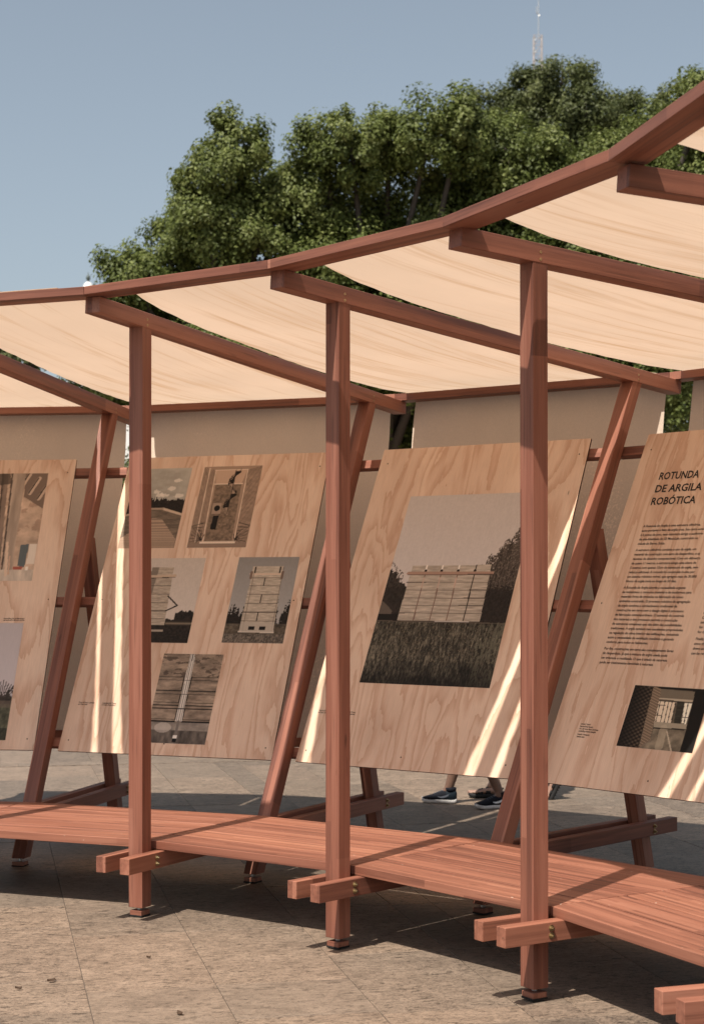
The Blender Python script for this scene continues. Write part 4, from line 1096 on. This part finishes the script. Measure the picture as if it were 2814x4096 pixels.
def make_person(label, J, skin, shirt, base):
    root = empty('person', Matrix.Translation(base))
    b = Vector(base)
    L = lambda p: tuple(Vector(p) - b)
    j = {}
    def a(n, p, r): j[n] = (L(p), r)
    pel, che, nek, hd = J['pelvis'], J['chest'], J['neck'], J['head']
    a('pelvis', pel, (.125, .105)); a('waist', tuple((Vector(pel) * .55 + Vector(che) * .45)), (.12, .095)); a('chest', che, (.15, .105)); a('neck', nek, .05); a('jaw', tuple(Vector(hd) - Vector((.0, 0, .06))), .07); a('head', hd, .092); a('crown', tuple(Vector(hd) + Vector((.01, 0, .07))), .075); a('nose', tuple(Vector(hd) + Vector((-.105, 0, -.02))), .016)
    E = [('pelvis', 'waist'), ('waist', 'chest'), ('chest', 'neck'), ('neck', 'jaw'), ('jaw', 'head'), ('head', 'crown'), ('head', 'nose')]
    for s in ('l', 'r'):
        hip, kn, an = J['hip_' + s], J['knee_' + s], J['ankle_' + s]
        a('hip' + s, hip, .085); a('thigh' + s, tuple(Vector(hip) * .5 + Vector(kn) * .5), .075); a('knee' + s, kn, .056); a('calf' + s, tuple(Vector(kn) * .68 + Vector(an) * .32 + Vector((.012, 0, 0))), .057); a('shin' + s, tuple(Vector(kn) * .3 + Vector(an) * .7), .043); a('ankle' + s, an, .036)
        ft = J['foot_' + s]; a('foot' + s, ft, .03)
        E += [('pelvis', 'hip' + s), ('hip' + s, 'thigh' + s), ('thigh' + s, 'knee' + s), ('knee' + s, 'calf' + s), ('calf' + s, 'shin' + s), ('shin' + s, 'ankle' + s), ('ankle' + s, 'foot' + s)]
        sh, el, wr = J['shoulder_' + s], J['elbow_' + s], J['wrist_' + s]
        d = (Vector(wr) - Vector(el)).normalized()
        a('sho' + s, sh, .055); a('elb' + s, el, .04); a('wri' + s, wr, (.027, .022)); a('palm' + s, tuple(Vector(wr) + d * .06), (.034, .018))
        E += [('chest', 'sho' + s), ('sho' + s, 'elb' + s), ('elb' + s, 'wri' + s), ('wri' + s, 'palm' + s)]
        sd = d.cross(Vector((0, 1, 0))).normalized()
        for i, (o, l) in enumerate(((-.027, .07), (-.009, .08), (.009, .075), (.026, .06))):
            a('f%d%s' % (i, s), tuple(Vector(wr) + d * .1 + sd * o), .0095); a('g%d%s' % (i, s), tuple(Vector(wr) + d * (.1 + l * .9) + sd * o * 1.1 + Vector((-.02, 0, 0))), .007)
            E += [('palm' + s, 'f%d%s' % (i, s)), ('f%d%s' % (i, s), 'g%d%s' % (i, s))]
        a('t' + s, tuple(Vector(wr) + d * .06 - sd * .045), .0105); a('u' + s, tuple(Vector(wr) + d * .095 - sd * .06), .008)
        E += [('wri' + s, 't' + s), ('t' + s, 'u' + s)]
    part('body', skin_mesh('body', j, E, M[skin]), root)
    up = lambda n, k: (j[n][0], tuple(x * k for x in j[n][1]) if isinstance(j[n][1], tuple) else j[n][1] * k)
    mid = lambda p, q, t: tuple(Vector(j[p][0]) * (1 - t) + Vector(j[q][0]) * t)
    sj = {n: up(n, 1.14) for n in ('pelvis', 'waist', 'chest', 'shol', 'shor')}
    sj['neckb'] = (mid('chest', 'neck', .75), .075)
    for s in ('l', 'r'): sj['slv' + s] = (mid('sho' + s, 'elb' + s, .7), .062)
    part('shirt', skin_mesh('shirt', sj, [('pelvis', 'waist'), ('waist', 'chest'), ('chest', 'neckb'), ('chest', 'shol'), ('chest', 'shor'), ('shol', 'slvl'), ('shor', 'slvr')], M[shirt]), root)
    pj = {n: up(n, 1.12) for n in ('pelvis', 'hipl', 'hipr', 'thighl', 'thighr')}
    for s in ('l', 'r'): pj['hem' + s] = (mid('thigh' + s, 'knee' + s, .75), .085)
    part('shorts', skin_mesh('shorts', pj, [('pelvis', 'hipl'), ('pelvis', 'hipr'), ('hipl', 'thighl'), ('hipr', 'thighr'), ('thighl', 'heml'), ('thighr', 'hemr')], M['shorts']), root)
    v, f = lathe_data([(.001, .125), (.06, .11), (.094, .06), (.1, .0), (.085, -.04), (.05, -.055)], 16)
    part('hair', mesh_from('hair', v, f, M['hair'], True), root, L(Vector(hd) + Vector((.022, 0, .012))), (0, .25, 0))
    for s in (-1, 1):
        v, f = lathe_data([(.001, .012), (.009, .009), (.012, 0), (.009, -.009), (.001, -.012)], 8)
        part('eye', mesh_from('eye', v, f, M['sole'], True), root, L(Vector(hd) + Vector((-.083, s * .032, .005))))
        part('ear', mesh_from('ear', [(x * 1.6, y, z * 2.2) for x, y, z in v], f, M[skin], True), root, L(Vector(hd) + Vector((.01, s * .09, -.005))))
    part('mouth', box('mouth', -.006, .006, -.022, .022, -.004, .004, M['skin'], .002), root, L(Vector(hd) + Vector((-.086, 0, -.055))))
    tag(root, label, 'person')
    return root
base = (.88, 12.6, 0)
pa = make_person('person in navy sneakers walking left, lower legs showing under the meadow-photo board', dict(
    pelvis=(.88, 12.60, .95), chest=(.86, 12.60, 1.33), neck=(.85, 12.60, 1.50), head=(.84, 12.60, 1.62),
    hip_l=(.88, 12.51, .89), knee_l=(.945, 12.475, .49), ankle_l=(1.105, 12.45, .10), foot_l=(1.06, 12.435, .06),
    hip_r=(.88, 12.69, .89), knee_r=(.845, 12.725, .49), ankle_r=(.735, 12.74, .10), foot_r=(.69, 12.752, .06),
    shoulder_l=(.86, 12.42, 1.42), elbow_l=(.76, 12.38, 1.15), wrist_l=(.58, 12.40, 1.02), shoulder_r=(.86, 12.78, 1.42), elbow_r=(1.0, 12.82, 1.17), wrist_r=(.95, 12.83, .93)), 'skin', 'shirt_a', base)
add_sneaker(pa, (.742 - base[0], 12.728 - base[1], .001), (-1, .22), 0, 'mark_grey')
add_sneaker(pa, (1.115 - base[0], 12.452 - base[1], .001), (-1, -.30), 0, 'mark_white')
base = (1.3, 13.0, 0)
pb_ = make_person('person in black sandals walking left, one heel lifted beside the nearest post', dict(
    pelvis=(1.33, 13.0, .96), chest=(1.31, 13.0, 1.33), neck=(1.30, 13.0, 1.50), head=(1.29, 13.0, 1.62),
    hip_l=(1.33, 12.91, .90), knee_l=(1.43, 12.95, .53), ankle_l=(1.572, 12.96, .185), foot_l=(1.57, 12.96, .13),
    hip_r=(1.32, 13.09, .90), knee_r=(1.13, 13.06, .52), ankle_r=(1.105, 13.05, .105), foot_r=(1.06, 13.055, .07),
    shoulder_l=(1.31, 12.82, 1.42), elbow_l=(1.24, 12.78, 1.15), wrist_l=(1.08, 12.80, 1.0), shoulder_r=(1.31, 13.18, 1.42), elbow_r=(1.42, 13.22, 1.16), wrist_r=(1.36, 13.23, .92)), 'skin2', 'shirt_b', base)
add_sandal(pb_, (1.12 - base[0], 13.04 - base[1], .001), (-1, .12), 0, 'skin2')
add_sandal(pb_, (1.628 - base[0], 12.958 - base[1], .135), (-1, .05), RAD(62), 'skin2')

# ---------------------------------------------------------------- fallen leaves and litter on the paving
M['dry_leaf'] = plain('dry_leaf', (.06, .035, .02), .8)
M['paper_bit'] = plain('paper_bit', (.6, .58, .54), .9)
def ground_px(u, v):
    x = (u - 1407) / 6663.7; y = -(v - 2266.8) / 6663.7
    c, s = math.cos(.0083), math.sin(.0083); d = (x, c - y * s, s + y * c); t = -1.7 / d[2]
    return d[0] * t, d[1] * t
for (uv, lab, size) in (((720, 4060), 'dark curled dry leaf at the bottom of the front paving', .032), ((206, 3929), 'long dark dry leaf at lower left on the front paving', .034), ((75, 3960), 'small dark dry leaf at the far lower left of the paving', .024), ((595, 3836), 'tiny dry leaf left of centre on the front paving', .016)):
    x, y = ground_px(*uv)
    q = random.Random(lab)
    V, Fc = [], []
    n = 7
    for i in range(n):
        t = i / (n - 1); w = size * .34 * math.sin(math.pi * (.06 + .88 * t)) ; zz = .002 + .004 * (2 * t - 1) ** 2
        V += [((t - .5) * size * 1.2, -w, zz + .003), ((t - .5) * size * 1.2, 0.004 * math.sin(5 * t), zz), ((t - .5) * size * 1.2, w * .8, zz + .009)]
    for i in range(n - 1):
        for k in (0, 1): Fc.append((3 * i + k, 3 * i + k + 1, 3 * i + k + 4, 3 * i + k + 3))
    o = part('fallen_leaf', mesh_from('fallen_leaf', V, Fc, M['dry_leaf'], True), None, (x, y, .0015), (0, 0, q.uniform(-1.2, 1.2)))
    tag(o, lab, 'leaf', 'dry leaves on the paving')
